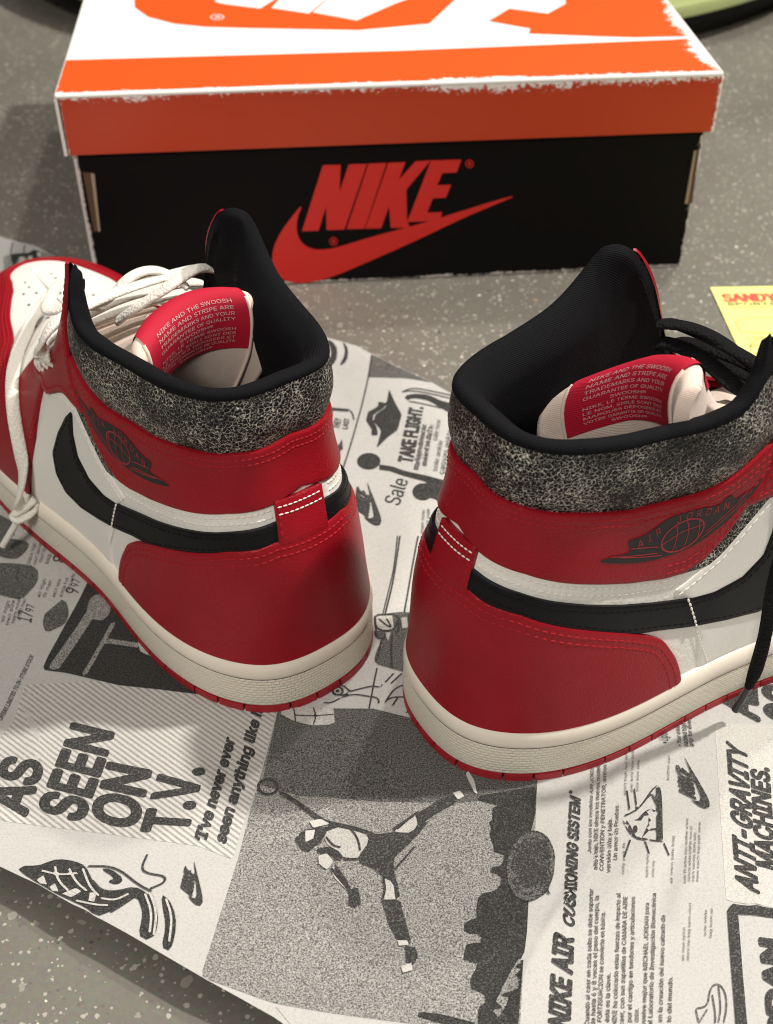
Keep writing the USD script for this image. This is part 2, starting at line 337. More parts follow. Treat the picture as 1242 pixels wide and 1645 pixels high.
def to_box(px, axis, value):
    """pixel -> the point where its ray meets the box-local plane axis = value"""
    c, s = math.cos(BYAW), math.sin(BYAW)
    R = np.array([[c, s, 0], [-s, c, 0], [0, 0, 1]])
    o = R @ (np.array([0, 0, CAM_H]) - [BX, BY, .0004]); d = ray(px) @ R.T
    return o + d * ((value - o[axis]) / d[:, axis])[:, None]

def extruded(polys, depth):
    out = []
    for p in polys:
        p = p if isinstance(p, Polygon) else Polygon(p)
        p = p.buffer(0)
        for g in getattr(p, 'geoms', [p]):
            if g.area > 1e-12: out.append(trimesh.creation.extrude_polygon(g, depth, engine='earcut'))
    return trimesh.util.concatenate(out)

def on_front(name, polys, material, parent, lift=.0003, axis_y=OV, label=None):
    m = extruded([p if isinstance(p, Polygon) else Polygon(to_box(p, 1, axis_y)[:, [0, 2]]) for p in polys], lift)
    v = m.vertices.copy(); m.vertices = np.stack([v[:, 0], axis_y - v[:, 2], v[:, 1]], 1); m.fix_normals()
    return obj(name, m, material, parent, label=label)

def on_lid(name, polys, material, parent, lift=.0002, label=None, z0=0.):
    m = extruded([p if isinstance(p, Polygon) else Polygon(to_box(p, 2, BH)[:, :2]) for p in polys], lift)
    m.vertices = m.vertices + [0, 0, BH + z0]
    return obj(name, m, material, parent, label=label)

rb = rounded_box
obj('front_panel', rb((OV, OV, 0), (BW - OV, OV + .002, BH - .004), .0006), M['base_black'], box, smooth=40, label='black front panel of the base with red lettering')
obj('back_panel', rb((OV, BD - OV - .002, 0), (BW - OV, BD - OV, BH - .004), .0006), M['base_black'], box, smooth=40)
obj('side_panel', rb((OV - .0006, OV + .0008, 0), (OV + .0016, BD - OV, BH - .004), .0006), M['card_white'], box, smooth=40)
obj('side_panel', rb((BW - OV - .0016, OV + .0008, 0), (BW - OV + .0006, BD - OV, BH - .004), .0006), M['card_white'], box, smooth=40)
obj('bottom_panel', rb((OV + .002, OV + .002, .0002), (BW - OV - .002, BD - OV - .002, .0022), .0006), M['card_white'], box, smooth=40)
lid = obj('lid', rb((0, -.0003, BH - .0028), (BW, BD, BH), .0014), M['lid_white'], box, smooth=40, label='white and orange printed lid')
obj('front_flap', rb((.0022, 0, BH - LID), (BW - .0018, .0018, BH - .0024), .0005), M['lid_flap'], lid, smooth=40)
obj('side_flap', rb((-.0004, .0006, BH - LID - .0006), (.0014, BD, BH - .0026), .0005), M['lid_flap'], lid, smooth=40)
obj('side_flap', rb((BW - .0014, .0006, BH - LID - .0004), (BW + .0004, BD, BH - .0026), .0005), M['lid_flap'], lid, smooth=40)
obj('back_flap', rb((.0022, BD - .0018, BH - LID), (BW - .0018, BD + .0001, BH - .0029), .0005), M['lid_flap'], lid, smooth=40)
# printing on the lid: front band, the big orange field with white letters
band = [(x, .0012 + .0009 * meshkit.noise(np.array([x * 70, 3.3, 1.]), 5)) for x in np.linspace(.0012, BW - .0012, 60)]
edge = to_box(np.array([(107, 97), (640, 82), (1080, 64), (1096, 62)]), 2, BH)[:, :2]
edge[0, 0] = .0012; edge[-1, 0] = BW - .0012
on_lid('orange_band', [Polygon(band + [tuple(p) for p in edge[::-1]])], M['lid_orange'], lid)
fld = to_box(np.array([(1110, 58), (1020, 60), (800, 54), (560, 48), (400, 45), (330, 43), (280, 38), (238, 27), (217, 12), (216, 0)]), 2, BH)[:, :2]
far = BD - .012
field = Polygon([(BW - .0012, fld[0, 1])] + [tuple(p) for p in fld] + [(fld[-1, 0] + .004, far - .05), (fld[-1, 0] + .03, far), (BW - .0012, far)])
def lz(pts): return Polygon(to_box(np.array(pts, float), 2, BH)[:, :2])
letters = [lz([(345, 3), (352, -12), (448, -14), (440, 0), (418, 14), (362, 7)]), lz([(436, 13), (462, -16), (545, -18), (496, 22)]), lz([(502, 20), (548, -20), (700, -22), (660, -3), (637, 5), (573, 33)]),
           lz([(560, 50), (690, 38), (735, -4), (760, -40), (905, -20), (909, 6), (880, 22), (818, 14), (785, 34), (852, 46), (849, 54), (1000, 60), (1100, 64), (1096, 66), (800, 64)])]
hole = shapely.union_all([l.buffer(.0001) for l in letters])
on_lid('orange_field', [field.difference(hole)], M['lid_orange'], lid)
ring = Polygon(to_box(np.array([(349 + 11 * math.cos(a), 28 + 4.6 * math.sin(a)) for a in np.linspace(0, 2 * math.pi, 24)[:-1]]), 2, BH)[:, :2])
on_lid('registered_mark', [ring.difference(ring.buffer(-.0006))], M['lid_white'], lid, lift=.0001, z0=.00022)
rt = meshkit.text_mesh('R', .0034, .0001, bold=True); c0 = np.array(ring.centroid.coords[0]); rt.vertices = rt.vertices + [c0[0] - .0013, c0[1] - .0017, BH + .00022]
obj('registered_letter', rt, M['lid_white'], lid)

LOGO = {'N': [(285, 72), (368, 70), (362, 195), (405, 68), (490, 66), (385, 370), (302, 372), (300, 262), (265, 375), (188, 378)],
        'I': [(497, 65), (580, 62), (478, 366), (395, 368)],
        'K': [(588, 61), (668, 58), (637, 140), (715, 54), (785, 50), (672, 185), (676, 330), (690, 362), (600, 362), (592, 262), (555, 364), (482, 366)],
        'E': [(787, 50), (928, 46), (905, 105), (840, 108), (815, 165), (880, 163), (855, 222), (795, 225), (768, 293), (838, 290), (830, 316), (800, 330), (676, 335), (690, 300)],
        'S': chaikin([(192, 252), (150, 300), (90, 380), (55, 455), (48, 520), (62, 570), (100, 605), (160, 620), (240, 614), (330, 590), (450, 540), (650, 452), (800, 382), (950, 310), (1100, 248), (1188, 210),
                      (1080, 238), (900, 295), (700, 355), (500, 408), (350, 455), (270, 467), (215, 455), (180, 425), (163, 380), (165, 320)], 1).tolist()}
logo = obj('printed_logo', extruded([Polygon(to_box(zoomed(LOGO['S'], 420, 240, 2.888), 1, OV)[:, [0, 2]])], .0003), M['logo_red'], box) if False else None
on_front('printed_swoosh', [zoomed(LOGO['S'], 420, 240, 2.888)], M['logo_red'], box, label='red swoosh printed on the base')
for k in 'NIKE':
    on_front('printed_letter', [zoomed(LOGO[k], 420, 240, 2.888)], M['logo_red'], box, lift=.00045)
for cx, cy in ((335, 425), (965, 65)):
    c = Polygon(to_box(zoomed([(cx + 19 * math.cos(a), cy + 19 * math.sin(a)) for a in np.linspace(0, 2 * math.pi, 20)[:-1]], 420, 240, 2.888), 1, OV)[:, [0, 2]])
    on_front('registered_mark', [c.difference(c.buffer(-.0004)), c.buffer(-.0013)], M['logo_red'], box, lift=.0005)
on_front('corner_slot', [np.array([(133, 276), (151, 278), (161, 370), (151, 371)])], M['card_brown'], box, lift=.0006)
on_front('slot_edge', [np.array([(146, 277), (152, 279), (161.5, 370), (158, 371)])], M['card_brown_light'], box, lift=.0010)
on_front('corner_slot', [np.array([(1116, 241), (1123, 240), (1112, 325), (1101, 326)])], M['card_brown'], box, lift=.0006)
on_front('slot_edge', [np.array([(1115, 241), (1118, 241), (1104, 326), (1100, 326)])], M['card_brown_light'], box, lift=.0010)

# ------------------------------------------------------------------ printed wrapping sheet under the shoes
SHOE_L = dict(side=1, x=-.02122, y=.28872, yaw=2.2306)
SHOE_R = dict(side=-1, x=.01257, y=.2692, yaw=.5275)
edge_a, edge_b = ground((0, 1392))[0, :2], ground((520, 1690))[0, :2]
edge_t = (edge_b - edge_a) / np.linalg.norm(edge_b - edge_a); edge_n = np.array([-edge_t[1], edge_t[0]])
foot = []
for s in (SHOE_L, SHOE_R):
    c, sn = math.cos(s['yaw']), math.sin(s['yaw'])
    foot.append(LineString([(s['x'] + c * a, s['y'] + sn * a) for a in (.04, .25)]).buffer(.05))
foot = shapely.union_all(foot)
CREASES = [(ground(a)[0, :2], ground(b)[0, :2], h, w) for a, b, h, w in (((1005, 1310), (1090, 1178), .0020, .0022), ((800, 1640), (960, 1375), .0016, .003), ((955, 1390), (1010, 1310), .0012, .003), ((1200, 1500), (1235, 1400), .0008, .003), ((830, 1640), (860, 1560), .002, .004),
           ((0, 990), (85, 900), .0012, .004), ((60, 1080), (120, 1010), .0010, .004), ((1010, 1420), (1180, 1450), .0006, .003), ((620, 1160), (660, 1230), .0006, .004), ((70, 1240), (40, 1110), .0008, .004))]

def paper_z(xy):
    xy = np.atleast_2d(xy)
    p3 = np.c_[xy, np.zeros(len(xy))]
    d = shapely.distance(shapely.points(xy), foot)
    free = np.clip((d - .004) / .035, 0, 1); free = free * free * (3 - 2 * free)
    z = .0036 * np.clip(meshkit.fbm(p3 * 17, 2, 3) - .28, 0, 1) + .0005 * meshkit.fbm(p3 * 75, 2, 9)
    for a, b, h, w in CREASES:
        h = h * 1.5
        t = (b - a); L = np.linalg.norm(t); t = t / L
        along = (xy - a) @ t; across = (xy - a) @ np.array([-t[1], t[0]])
        z = z + h * np.clip(1 - np.abs(across) / w, 0, 1) * np.clip(np.minimum(along, L - along) / .012 + .3, 0, 1) * ((along > -.004) & (along < L + .004))
    q = (xy - edge_a) @ edge_n
    lift = np.clip(1 - q / .055, 0, 1.5) ** 1.8
    return .0003 + z * free + .0085 * lift * free * (.75 + .5 * meshkit.noise(p3 * 12, 4))

def at(px, lift=0.):
    z = np.zeros(len(np.atleast_2d(px)))
    for _ in range(5):
        P = ground(px, z); z = paper_z(P[:, :2])
    return P[:, :2]

sheet = thing('printed_wrapping_sheet', 'creased sheet of wrapping paper printed like newspaper adverts, under both sneakers', 'wrapping paper')
outline_px = np.array([(-90, 1345), (0, 1392), (60, 1420), (115, 1452), (140, 1463), (152, 1472), (165, 1478), (200, 1497), (265, 1535), (330, 1573), (385, 1603), (440, 1634), (520, 1690), (660, 1790), (1500, 1790), (1650, 1100),
                       (1350, 960), (1000, 780), (745, 643), (690, 612), (640, 590), (598, 569), (575, 556), (540, 546), (505, 538), (300, 480), (110, 424), (60, 396), (0, 380), (-120, 360)], float)
outline = at(outline_px)
SHEET = Polygon(outline)
P, T, loops, dist = triangulate(SHEET, .0030)
z = paper_z(P)
n = len(P); lp = loops[0]
V = np.concatenate([np.c_[P, z], np.c_[P, z - .00018]])
nx = np.roll(lp, -1)
F = np.concatenate([T, T[:, ::-1] + n, np.stack([lp, lp + n, nx], 1), np.stack([nx, lp + n, nx + n], 1)])
obj('paper', trimesh.Trimesh(V, F, process=False), M['paper'], sheet, smooth=40)

def drape(mesh2, lift):
    """flat (vertices, triangles) laid on the paper"""
    v, f = mesh2
    return trimesh.Trimesh(np.c_[v, paper_z(v) + lift], f, process=False)

def printed(name, px_polys, material, layer=1, step=.004, smooth=0, closed=True):
    out, shapes = [], []
    for px in px_polys:
        if isinstance(px, (Polygon, shapely.MultiPolygon)): poly = px
        else:
            px = np.asarray(px, float)
            poly = Polygon(at(chaikin(px, smooth) if smooth else px))
        shapes.append(poly.buffer(0))
    for poly in [shapely.union_all(shapes).intersection(SHEET.buffer(-.0003))]:
        for g in getattr(poly, 'geoms', [poly]):
            if g.geom_type != 'Polygon' or g.area < 1e-8: continue
            g = g.simplify(.00004)
            st = min(step, max(.0008, math.sqrt(g.area) / 2.5))
            P, T, _, _ = triangulate(g, st)
            out.append(drape((P, T), .00012 * layer))
    if len(out) > 12 or layer == 5 and 'line' in name: return obj(name, trimesh.util.concatenate(out), material, sheet, smooth=True, kind='stuff')
    for m in out: obj(name, m, material, sheet, smooth=True)

def line_px(pts, width, smooth=True):
    """a stroke of the given width (metres) along pixels"""
    p = at(np.asarray(pts, float))
    if smooth and len(p) > 2: p = chaikin(p, 2, closed=False)
    return LineString(p).buffer(width / 2, cap_style=2)

def lettering(name, text, start, end, top, material, layer=3, bold=True, heavy=None):
    if heavy is None: heavy = .05 if name == 'printed_headline' and bold else 0
    """a line of printing whose baseline runs from pixel start to pixel end, capitals reaching to pixel top"""
    a, b, c = at([start, end, top])
    m = meshkit.text_mesh(text, 1.0, .05, bold)
    f = m.faces[m.face_normals[:, 2] > .9]
    if heavy:
        g = shapely.union_all(shapely.polygons(m.vertices[f][:, :, :2])).buffer(heavy, quad_segs=2).simplify(.01)
        m = trimesh.util.concatenate([trimesh.creation.extrude_polygon(q, .05, engine='earcut') for q in getattr(g, 'geoms', [g])])
        m.vertices = (m.vertices - [m.vertices[:, 0].min(), -heavy - .02, 0]) / [1, 1.04 + 2 * heavy, 1]
        f = m.faces[m.face_normals[:, 2] > .9]
    w = m.vertices[:, 0].max()
    used = np.unique(f); remap = np.zeros(len(m.vertices), int); remap[used] = np.arange(len(used))
    v = m.vertices[used, :2]; f = remap[f]
    cut = np.linalg.norm(b - a)
    v3, f = trimesh.remesh.subdivide_to_size(np.c_[v * [cut / w, np.linalg.norm(c - a)], np.zeros(len(v))], f, .006, max_iter=6)
    v = v3[:, :2] / [cut, np.linalg.norm(c - a)]
    xy = a + np.outer(v[:, 0], b - a) + np.outer(v[:, 1], c - a)
    return obj(name, drape((xy, f), .00012 * layer), material, sheet)

A = lambda p: zoomed(p, 0, 1100, 2.7)
B = lambda p: zoomed(p, 400, 1130, 3.193)
C = lambda p: zoomed(p, 660, 1200, 3.697)
Dz = lambda p: zoomed(p, 942, 1180, 3.537)
Ez = lambda p: zoomed(p, 490, 820, 4.57)
Fz = lambda p: zoomed(p, 490, 520, 4.436)
G = lambda p: zoomed(p, 0, 780, 3.764)
Hz = lambda p: zoomed(p, 1042, 1030, 6.095)
def ell(cx, cy, rx, ry, n=20, rot=0.):
    a = np.linspace(0, 2 * math.pi, n, endpoint=False)
    x, y = rx * np.cos(a), ry * np.sin(a)
    return np.c_[cx + x * math.cos(rot) - y * math.sin(rot), cy + x * math.sin(rot) + y * math.cos(rot)]

# the leaping player picture
printed('printed_picture', [[(447, 1138), (425, 1225), (400, 1310), (383, 1378), (355, 1465), (322, 1570), (440, 1612), (621, 1640), (700, 1650), (835, 1662), (842, 1500), (858, 1380), (864, 1240), (800, 1195), (672, 1157), (600, 1139)]], M['tone_mid'], 1)
printed('printed_picture', [[(447, 1138), (420, 1262), (480, 1279), (600, 1288), (735, 1290), (800, 1285), (862, 1280), (864, 1240), (800, 1195), (672, 1157), (600, 1139)]], M['tone_dark'], 2)
printed('printed_picture', [C([(745, 235), (400, 295), (395, 320), (520, 350), (480, 370), (490, 430), (460, 445), (480, 480), (465, 530), (490, 580), (495, 635), (560, 640), (540, 710), (480, 715), (470, 745), (540, 770), (530, 830), (500, 860), (430, 870), (400, 890), (385, 1000), (400, 1015), (320, 1040), (315, 1110), (420, 1115), (425, 1165), (330, 1170), (310, 1270), (405, 1290), (350, 1380), (360, 1440), (440, 1470), (440, 1540), (400, 1540), (400, 1680), (636, 1680), (660, 1350), (690, 1100), (700, 900), (715, 500), (740, 400)]),
                            C([(50, 1575), (180, 1590), (380, 1640), (380, 1665), (200, 1650), (40, 1605)])], M['tone_black'], 3)
printed('printed_picture', [C(ell(712, 712, 142, 212, 26, .15))], M['tone_dark'], 4)
scr = [line_px(C(np.c_[712 + 130 * rng.uniform(-1, 1, 6), 712 + 185 * rng.uniform(-1, 1, 6)]), .0004) for _ in range(26)]
scr += [line_px(C(ell(712, 712, 140 * k, 210 * k, 24, .15)), .0005) for k in (1., .8, .55)]
printed('printed_line_drawing', scr, M['ink'], 5, step=.003)
printed('printed_player', [B([(620, 680), (710, 670), (740, 665), (855, 670), (840, 710), (775, 770), (740, 800), (745, 850), (752, 930), (720, 910), (680, 890), (640, 850), (565, 820), (570, 770), (600, 745)]),
    B([(250, 690), (270, 655), (320, 650), (380, 640), (470, 628), (395, 660), (380, 705), (340, 735), (310, 765), (275, 760), (248, 725)]), B([(345, 750), (410, 740), (455, 760), (485, 800), (450, 812), (420, 780), (360, 775)]),
    C([(30, 405), (200, 300), (250, 285), (280, 330), (170, 390), (95, 440), (40, 500), (-10, 560), (-20, 545), (40, 470)]), B([(680, 1010), (775, 1010), (790, 1080), (820, 1180), (832, 1235), (760, 1215), (720, 1140)]), B([(740, 900), (755, 900), (778, 1010), (750, 1010)]),
    B([(800, 1250), (850, 1255), (868, 1300), (845, 1345), (810, 1330)]), B([(515, 965), (560, 945), (575, 1030), (535, 1060), (510, 1030)]), B([(430, 830), (450, 835), (510, 925), (500, 940)]), B([(410, 850), (425, 845), (525, 960), (515, 975)]),
    line_px(B([(150, 455), (230, 500), (310, 560), (390, 615), (470, 632), (550, 648), (640, 680)]), .0016), Polygon(at(B(ell(98, 432, 50, 40)))).boundary.buffer(.0005), line_px(B([(740, 650), (800, 610), (860, 570)]), .0009), line_px(B([(850, 690), (890, 640), (920, 605)]), .001)], M['ink'], 5)
printed('printed_player_body', [B([(470, 634), (540, 648), (620, 680), (600, 745), (568, 775), (560, 800), (490, 800), (455, 755), (410, 738), (385, 700), (400, 662)]), B([(740, 660), (800, 612), (860, 572), (915, 606), (860, 680)]), B([(690, 900), (750, 925), (775, 1010), (684, 1010), (700, 960)]), B([(415, 850), (445, 838), (515, 930), (525, 975), (500, 960), (440, 900)])], M['tone_light'], 4)
printed('printed_player_line', [line_px(B(q), .0007) for q in ([(480, 632), (520, 645), (560, 700), (570, 760)], [(485, 800), (530, 806), (570, 800)], [(395, 690), (430, 735), (470, 745)], [(745, 860), (800, 800), (850, 740)], [(690, 900), (700, 960), (685, 1010)], [(760, 650), (830, 590), (870, 560)], [(440, 850), (470, 900), (520, 950)], [(530, 980), (560, 1000), (570, 1040)], [(525, 1000), (545, 1050)], [(290, 660), (300, 700), (290, 740)], [(250, 690), (240, 705), (252, 720)])], M['ink'], 6)
printed('printed_player_highlight', [B([(355, 790), (400, 775), (435, 820), (400, 860), (360, 830)]), B([(310, 610), (370, 600), (415, 625), (330, 645)]), C([(250, 282), (290, 265), (318, 300), (280, 322)]), B([(765, 1222), (812, 1222), (820, 1245), (768, 1250)]), B([(780, 1355), (832, 1338), (840, 1375), (790, 1388)]),
    C([(325, 170), (340, 150), (375, 205), (395, 290), (375, 275)]), B([(290, 660), (340, 655), (330, 700), (290, 720)])], M['tone_pale'], 7)
printed('printed_picture', [B([(150, 50), (230, 25), (435, 25), (440, 110), (330, 118), (230, 95)])], M['tone_light'], 4)
printed('printed_line_drawing', [line_px(B(p), .0005) for p in ([(230, 30), (240, 100)], [(330, 25), (345, 70), (330, 115)], [(235, 65), (330, 70), (440, 60)])], M['ink'], 5)
printed('printed_paper_margin', [[(440, 1614), (621, 1643), (700, 1653), (835, 1666), (900, 1700), (560, 1700), (470, 1650)]], M['paper'], 2)

# AS SEEN ON T.V. panel
printed('printed_stripe_block', [A([(110, 0), (500, -20), (850, 20), (1200, 112), (1100, 480), (1040, 650), (1010, 760), (860, 700), (400, 640), (0, 590), (-60, 300), (60, 160)])], M['tone_stripe'], 1)
for t, a, b, c in (('AS', (115, 578), (198, 338), (-75, 530)), ('SEEN', (360, 605), (500, 208), (155, 550)), ('ON', (592, 638), (662, 372), (385, 590)), ('T.V.', (815, 655), (892, 362), (606, 640))):
    lettering('printed_headline', t, *A([a, b, c]), M['ink'], heavy=.045)
for t, a, b, c in (("\u2018I\u2019ve never ever", (893, 692), (1022, 242), (842, 668)), ('seen anything like it', (978, 697), (1142, 112), (928, 672))):
    lettering('printed_headline', t, *A([a, b, c]), M['ink'])
printed('printed_picture', [A([(70, 800), (110, 785), (170, 790), (240, 755), (330, 768), (375, 790), (400, 850), (430, 885), (480, 905), (560, 880), (605, 880), (600, 920), (520, 965), (480, 985), (420, 1010), (380, 970), (300, 935), (200, 885), (130, 840)]),
    A([(575, 885), (640, 900), (688, 980), (682, 1080), (640, 1115), (600, 1085), (622, 1000), (605, 940)]), A([(700, 900), (752, 960), (768, 1050), (742, 1160), (700, 1140), (722, 1050), (705, 960)]), A([(435, 800), (480, 800), (540, 845), (512, 872), (460, 855), (505, 842)])], M['tone_black'], 3, smooth=1)
printed('printed_line_drawing', [line_px(A(p), .0007) for p in ([(640, 738), (612, 800), (640, 822), (720, 832), (715, 862), (650, 888)], [(380, 790), (500, 790), (600, 870), (660, 900)], [(400, 850), (450, 905), (560, 890)], [(480, 990), (560, 940), (610, 900)])], M['ink'], 4)
printed('printed_line_drawing', [line_px(A(q), .0007) for q in ([(300, 800), (330, 860), (380, 900)], [(240, 790), (250, 850), (300, 900)], [(180, 810), (260, 830), (340, 820)], [(440, 930), (500, 940), (560, 910)], [(630, 910), (660, 990), (650, 1080)], [(650, 905), (682, 990), (668, 1090)], [(720, 930), (748, 1010), (735, 1120)], [(360, 800), (390, 880), (430, 920)], [(330, 940), (420, 960), (470, 960)])], M['tone_light'], 5, step=.002)
printed('printed_picture', [A([(160, 830 + 20), (190, 830), (205, 870), (175, 865)]), A([(215, 880), (240, 865), (255, 900), (228, 898)]), A([(270, 910), (330, 885), (355, 900), (310, 925)]), A([(390, 905), (420, 905), (410, 945), (385, 940)])], M['tone_light'], 4)

def logo_mark(name, fr, layer=4, material=None):
    """letters and swoosh; fr = pixels of (left end, right end, top) of the letter box"""
    a, b, c = at(fr)
    polys = []
    for k, q in LOGO.items():
        q = np.array(q, float)
        u = (q[:, 0] - 188) / (928 - 188); v = (378 - q[:, 1]) / (378 - 50)
        polys.append(Polygon(a + np.outer(u, b - a) + np.outer(v, c - a)).buffer(0))
    printed(name, polys, material or M['ink'], layer, step=.003)
logo_mark('printed_logo', A([(835, 925), (862, 812), (775, 895)]))
logo_mark('printed_logo', Dz([(625, 378), (608, 195), (522, 352)]))
logo_mark('printed_logo', Fz([(455, 1385), (490, 1205), (335, 1340)]))

# left strip
printed('printed_picture', [G([(535, 575), (640, 640), (720, 730), (800, 830), (1000, 1000), (1242, 1270), (1000, 1240), (720, 1210), (400, 1135), (255, 1115), (380, 870), (480, 690)])], M['tone_black'], 2)
printed('printed_picture', [G([(812, 845), (860, 880), (1100, 1110), (1000, 1065), (850, 1012)])], M['tone_light'], 4)
printed('printed_picture', [line_px(G(p), w) for p, w in (([(690, 830), (590, 1010), (505, 1155)], .0018), ([(640, 940), (850, 972)], .0024), ([(560, 760), (430, 960), (320, 1115)], .004))] + [Polygon(at(G(ell(600, 740, 70, 80))))], M['tone_mid'], 3)
printed('printed_picture', [G([(-60, 470), (80, 470), (230, 490), (230, 590), (180, 640), (130, 695), (60, 680), (-60, 650)]), G([(-40, 330), (60, 318), (190, 345), (150, 410), (90, 455), (-40, 420)]), G([(390, 680), (420, 760), (400, 840), (330, 870), (270, 900), (255, 790), (330, 730)])], M['tone_dark'], 2, smooth=1)
printed('printed_picture', [[(-10, 822), (20, 838), (25, 860), (-10, 870)]], M['tone_dark'], 2)
for t, a, b, c in (('17', (188, 838), (200, 775), (100, 818)), ('97', (200, 772), (212, 728), (150, 762)), ('8', (392, 478), (402, 432), (315, 468)), ('97', (398, 428), (410, 380), (350, 420)), ('9', (470, 668), (478, 628), (392, 655)), ('97', (475, 622), (487, 575), (425, 612))):
    lettering('printed_price', t, *G([a, b, c]), M['ink'], bold=False)
lettering('small_print', 'OFFERS LIMITED TO IN-STORE STOCK', *G([(10, 1428), (205, 1035), (-12, 1415)]), M['ink_thin'])
WORDS = 'air sole high top court leather ankle fit pair size men sale now only each canvas nylon white red black bag team sport store'.split()
def small_lines(px_lines, bold=False, kind=None, seed=1):
    r = np.random.default_rng(seed); ms = []
    for a, b, c in px_lines:
        n = int(max(2, round(np.linalg.norm(np.subtract(b, a)) / (np.linalg.norm(np.subtract(c, a)) * 4.2))))
        lettering('small_print', ' '.join(r.choice(WORDS, n)), a, b, c, M['ink_thin'], bold=bold)
small_lines([tuple(map(tuple, G([(x, y0), (x + 40, y1), (x - 20, y0 - 4)]))) for x, y0, y1 in ((180, 480, 350), (215, 485, 350), (250, 470, 345), (290, 480, 340), (240, 680, 570), (275, 680, 580), (330, 680, 570), (375, 680, 560), (415, 650, 540), (20, 830, 700), (50, 850, 700), (85, 840, 690), (120, 800, 690))], seed=3)

# strip between the shoes
printed('printed_picture', [Fz([(600, 470), (640, 560), (690, 650), (660, 760), (590, 810), (510, 890), (545, 760), (490, 700), (500, 650), (575, 600)]), Fz([(520, 555), (585, 570), (560, 605), (490, 648), (482, 690), (512, 740), (522, 798), (470, 795), (480, 760), (435, 690), (450, 630), (525, 590)])], M['tone_black'], 2)
lettering('printed_headline', 'TAKE FLIGHT.', *Fz([(770, 998), (848, 600), (662, 982)]), M['ink'])
printed('printed_picture', [Fz(ell(455, 982, 85, 60)), Fz([(530, 1005), (620, 1018), (700, 1048), (870, 1085), (1000, 1120), (1010, 1180), (960, 1270), (900, 1240), (870, 1130), (700, 1085), (600, 1050), (530, 1042)]), Fz(ell(840, 1200, 75, 62))], M['tone_black'], 2)
lettering('printed_headline', 'Sale', *Fz([(672, 1305), (738, 1120), (562, 1275)]), M['ink'], bold=False)
for t, a, b, c in (('WHILE', (195, 740), (200, 600), (165, 735)), ('THEY', (245, 752), (262, 680), (198, 745)), ('LAST', (302, 757), (320, 680), (265, 752))):
    lettering('small_print', t, *Fz([a, b, c]), M['ink'])
printed('printed_arrow', [Fz([(265, 825), (272, 902), (222, 890)]), Fz([(238, 893), (256, 898), (240, 985), (228, 980)])], M['ink'], 2)
printed('printed_picture', [Fz([(485, 195), (600, 215), (760, 280), (900, 350), (1170, 470), (1150, 505), (1000, 455), (900, 420), (720, 390), (450, 383)])], M['tone_dark'], 1)
printed('printed_picture', [Fz([(150, 110), (195, 125), (235, 185), (220, 280), (160, 315), (120, 300), (180, 260), (190, 190)]), Fz([(265, 120), (312, 180), (300, 270), (240, 310), (282, 230), (285, 180)]), Fz([(700, 520), (760, 500), (880, 505), (985, 560), (1120, 575), (1120, 660), (1060, 650), (980, 610), (880, 545), (760, 530), (740, 555)])], M['tone_black'], 2, smooth=1)
printed('printed_line_drawing', [line_px(Fz(p), .0007) for p in ([(690, 490), (760, 458), (900, 480), (1130, 530)], [(690, 490), (760, 478), (900, 500), (1130, 555)], [(480, 205), (440, 460), (330, 860), (270, 1040)], [(740, 555), (900, 585), (1000, 610)])] + [line_px(Fz([(150, 608), (315, 620)]), .002), line_px(Fz([(320, 620), (340, 640), (350, 690)]), .0006)], M['ink'], 3)
small_lines([tuple(map(tuple, Fz([(x, y0), (x + (y0 - y1) * .2, y1), (x - 34, y0 - 8)]))) for x, y0, y1 in ((800, 1050, 730), (860, 1020, 720), (940, 840, 690), (985, 1080, 640), (940, 1060, 840), (1010, 1080, 800))], seed=5)
lettering('small_print', 'Who says man was not', *Fz([(808, 1050), (868, 725), (775, 1040)]), M['ink_thin'])
lettering('small_print', 'meant to fly?', *Fz([(866, 1022), (905, 760), (833, 1015)]), M['ink_thin'])
small_lines([tuple(map(tuple, Fz([(x, y0), (x + 12, y1), (x - 26, y0 - 4)]))) for x, y0, y1 in ((845, 1500, 1330), (880, 1490, 1320))], seed=6)
printed('printed_line_drawing', [line_px(Ez([(698, 185), (668, 400), (640, 560), (588, 765)]), .0007), line_px(Ez([(680, 185), (655, 420), (622, 560), (572, 765)]), .0005), line_px(Ez([(832, 185), (790, 400), (728, 760)]), .0007), line_px(Ez([(530, 1155), (505, 1270), (470, 1460)]), .0006)], M['ink'], 2)
printed('printed_picture', [Ez([(508, 775), (560, 765), (680, 748), (805, 752), (815, 900), (795, 1210), (640, 1165), (520, 1130), (505, 1100), (530, 1020), (565, 955), (520, 930)])], M['tone_dark'], 2)
printed('printed_picture', [Ez([(520, 780), (640, 775), (655, 880), (530, 890)]), Ez([(705, 790), (750, 788), (755, 865), (715, 868)]), Ez([(585, 900), (630, 900), (610, 960)])], M['tone_light'], 3)
printed('printed_line_drawing', [line_px(Ez(p), .0008) for p in ([(515, 780), (520, 885), (660, 890), (690, 780), (640, 765), (520, 772)], [(540, 800), (600, 850), (640, 870), (600, 800)], [(515, 890), (530, 940), (580, 955), (590, 905)], [(660, 770), (700, 800), (690, 880), (660, 920)], [(640, 910), (630, 1040), (640, 1165)], [(560, 960), (540, 1060), (520, 1110)], [(765, 760), (770, 880), (800, 920)])], M['ink'], 4)
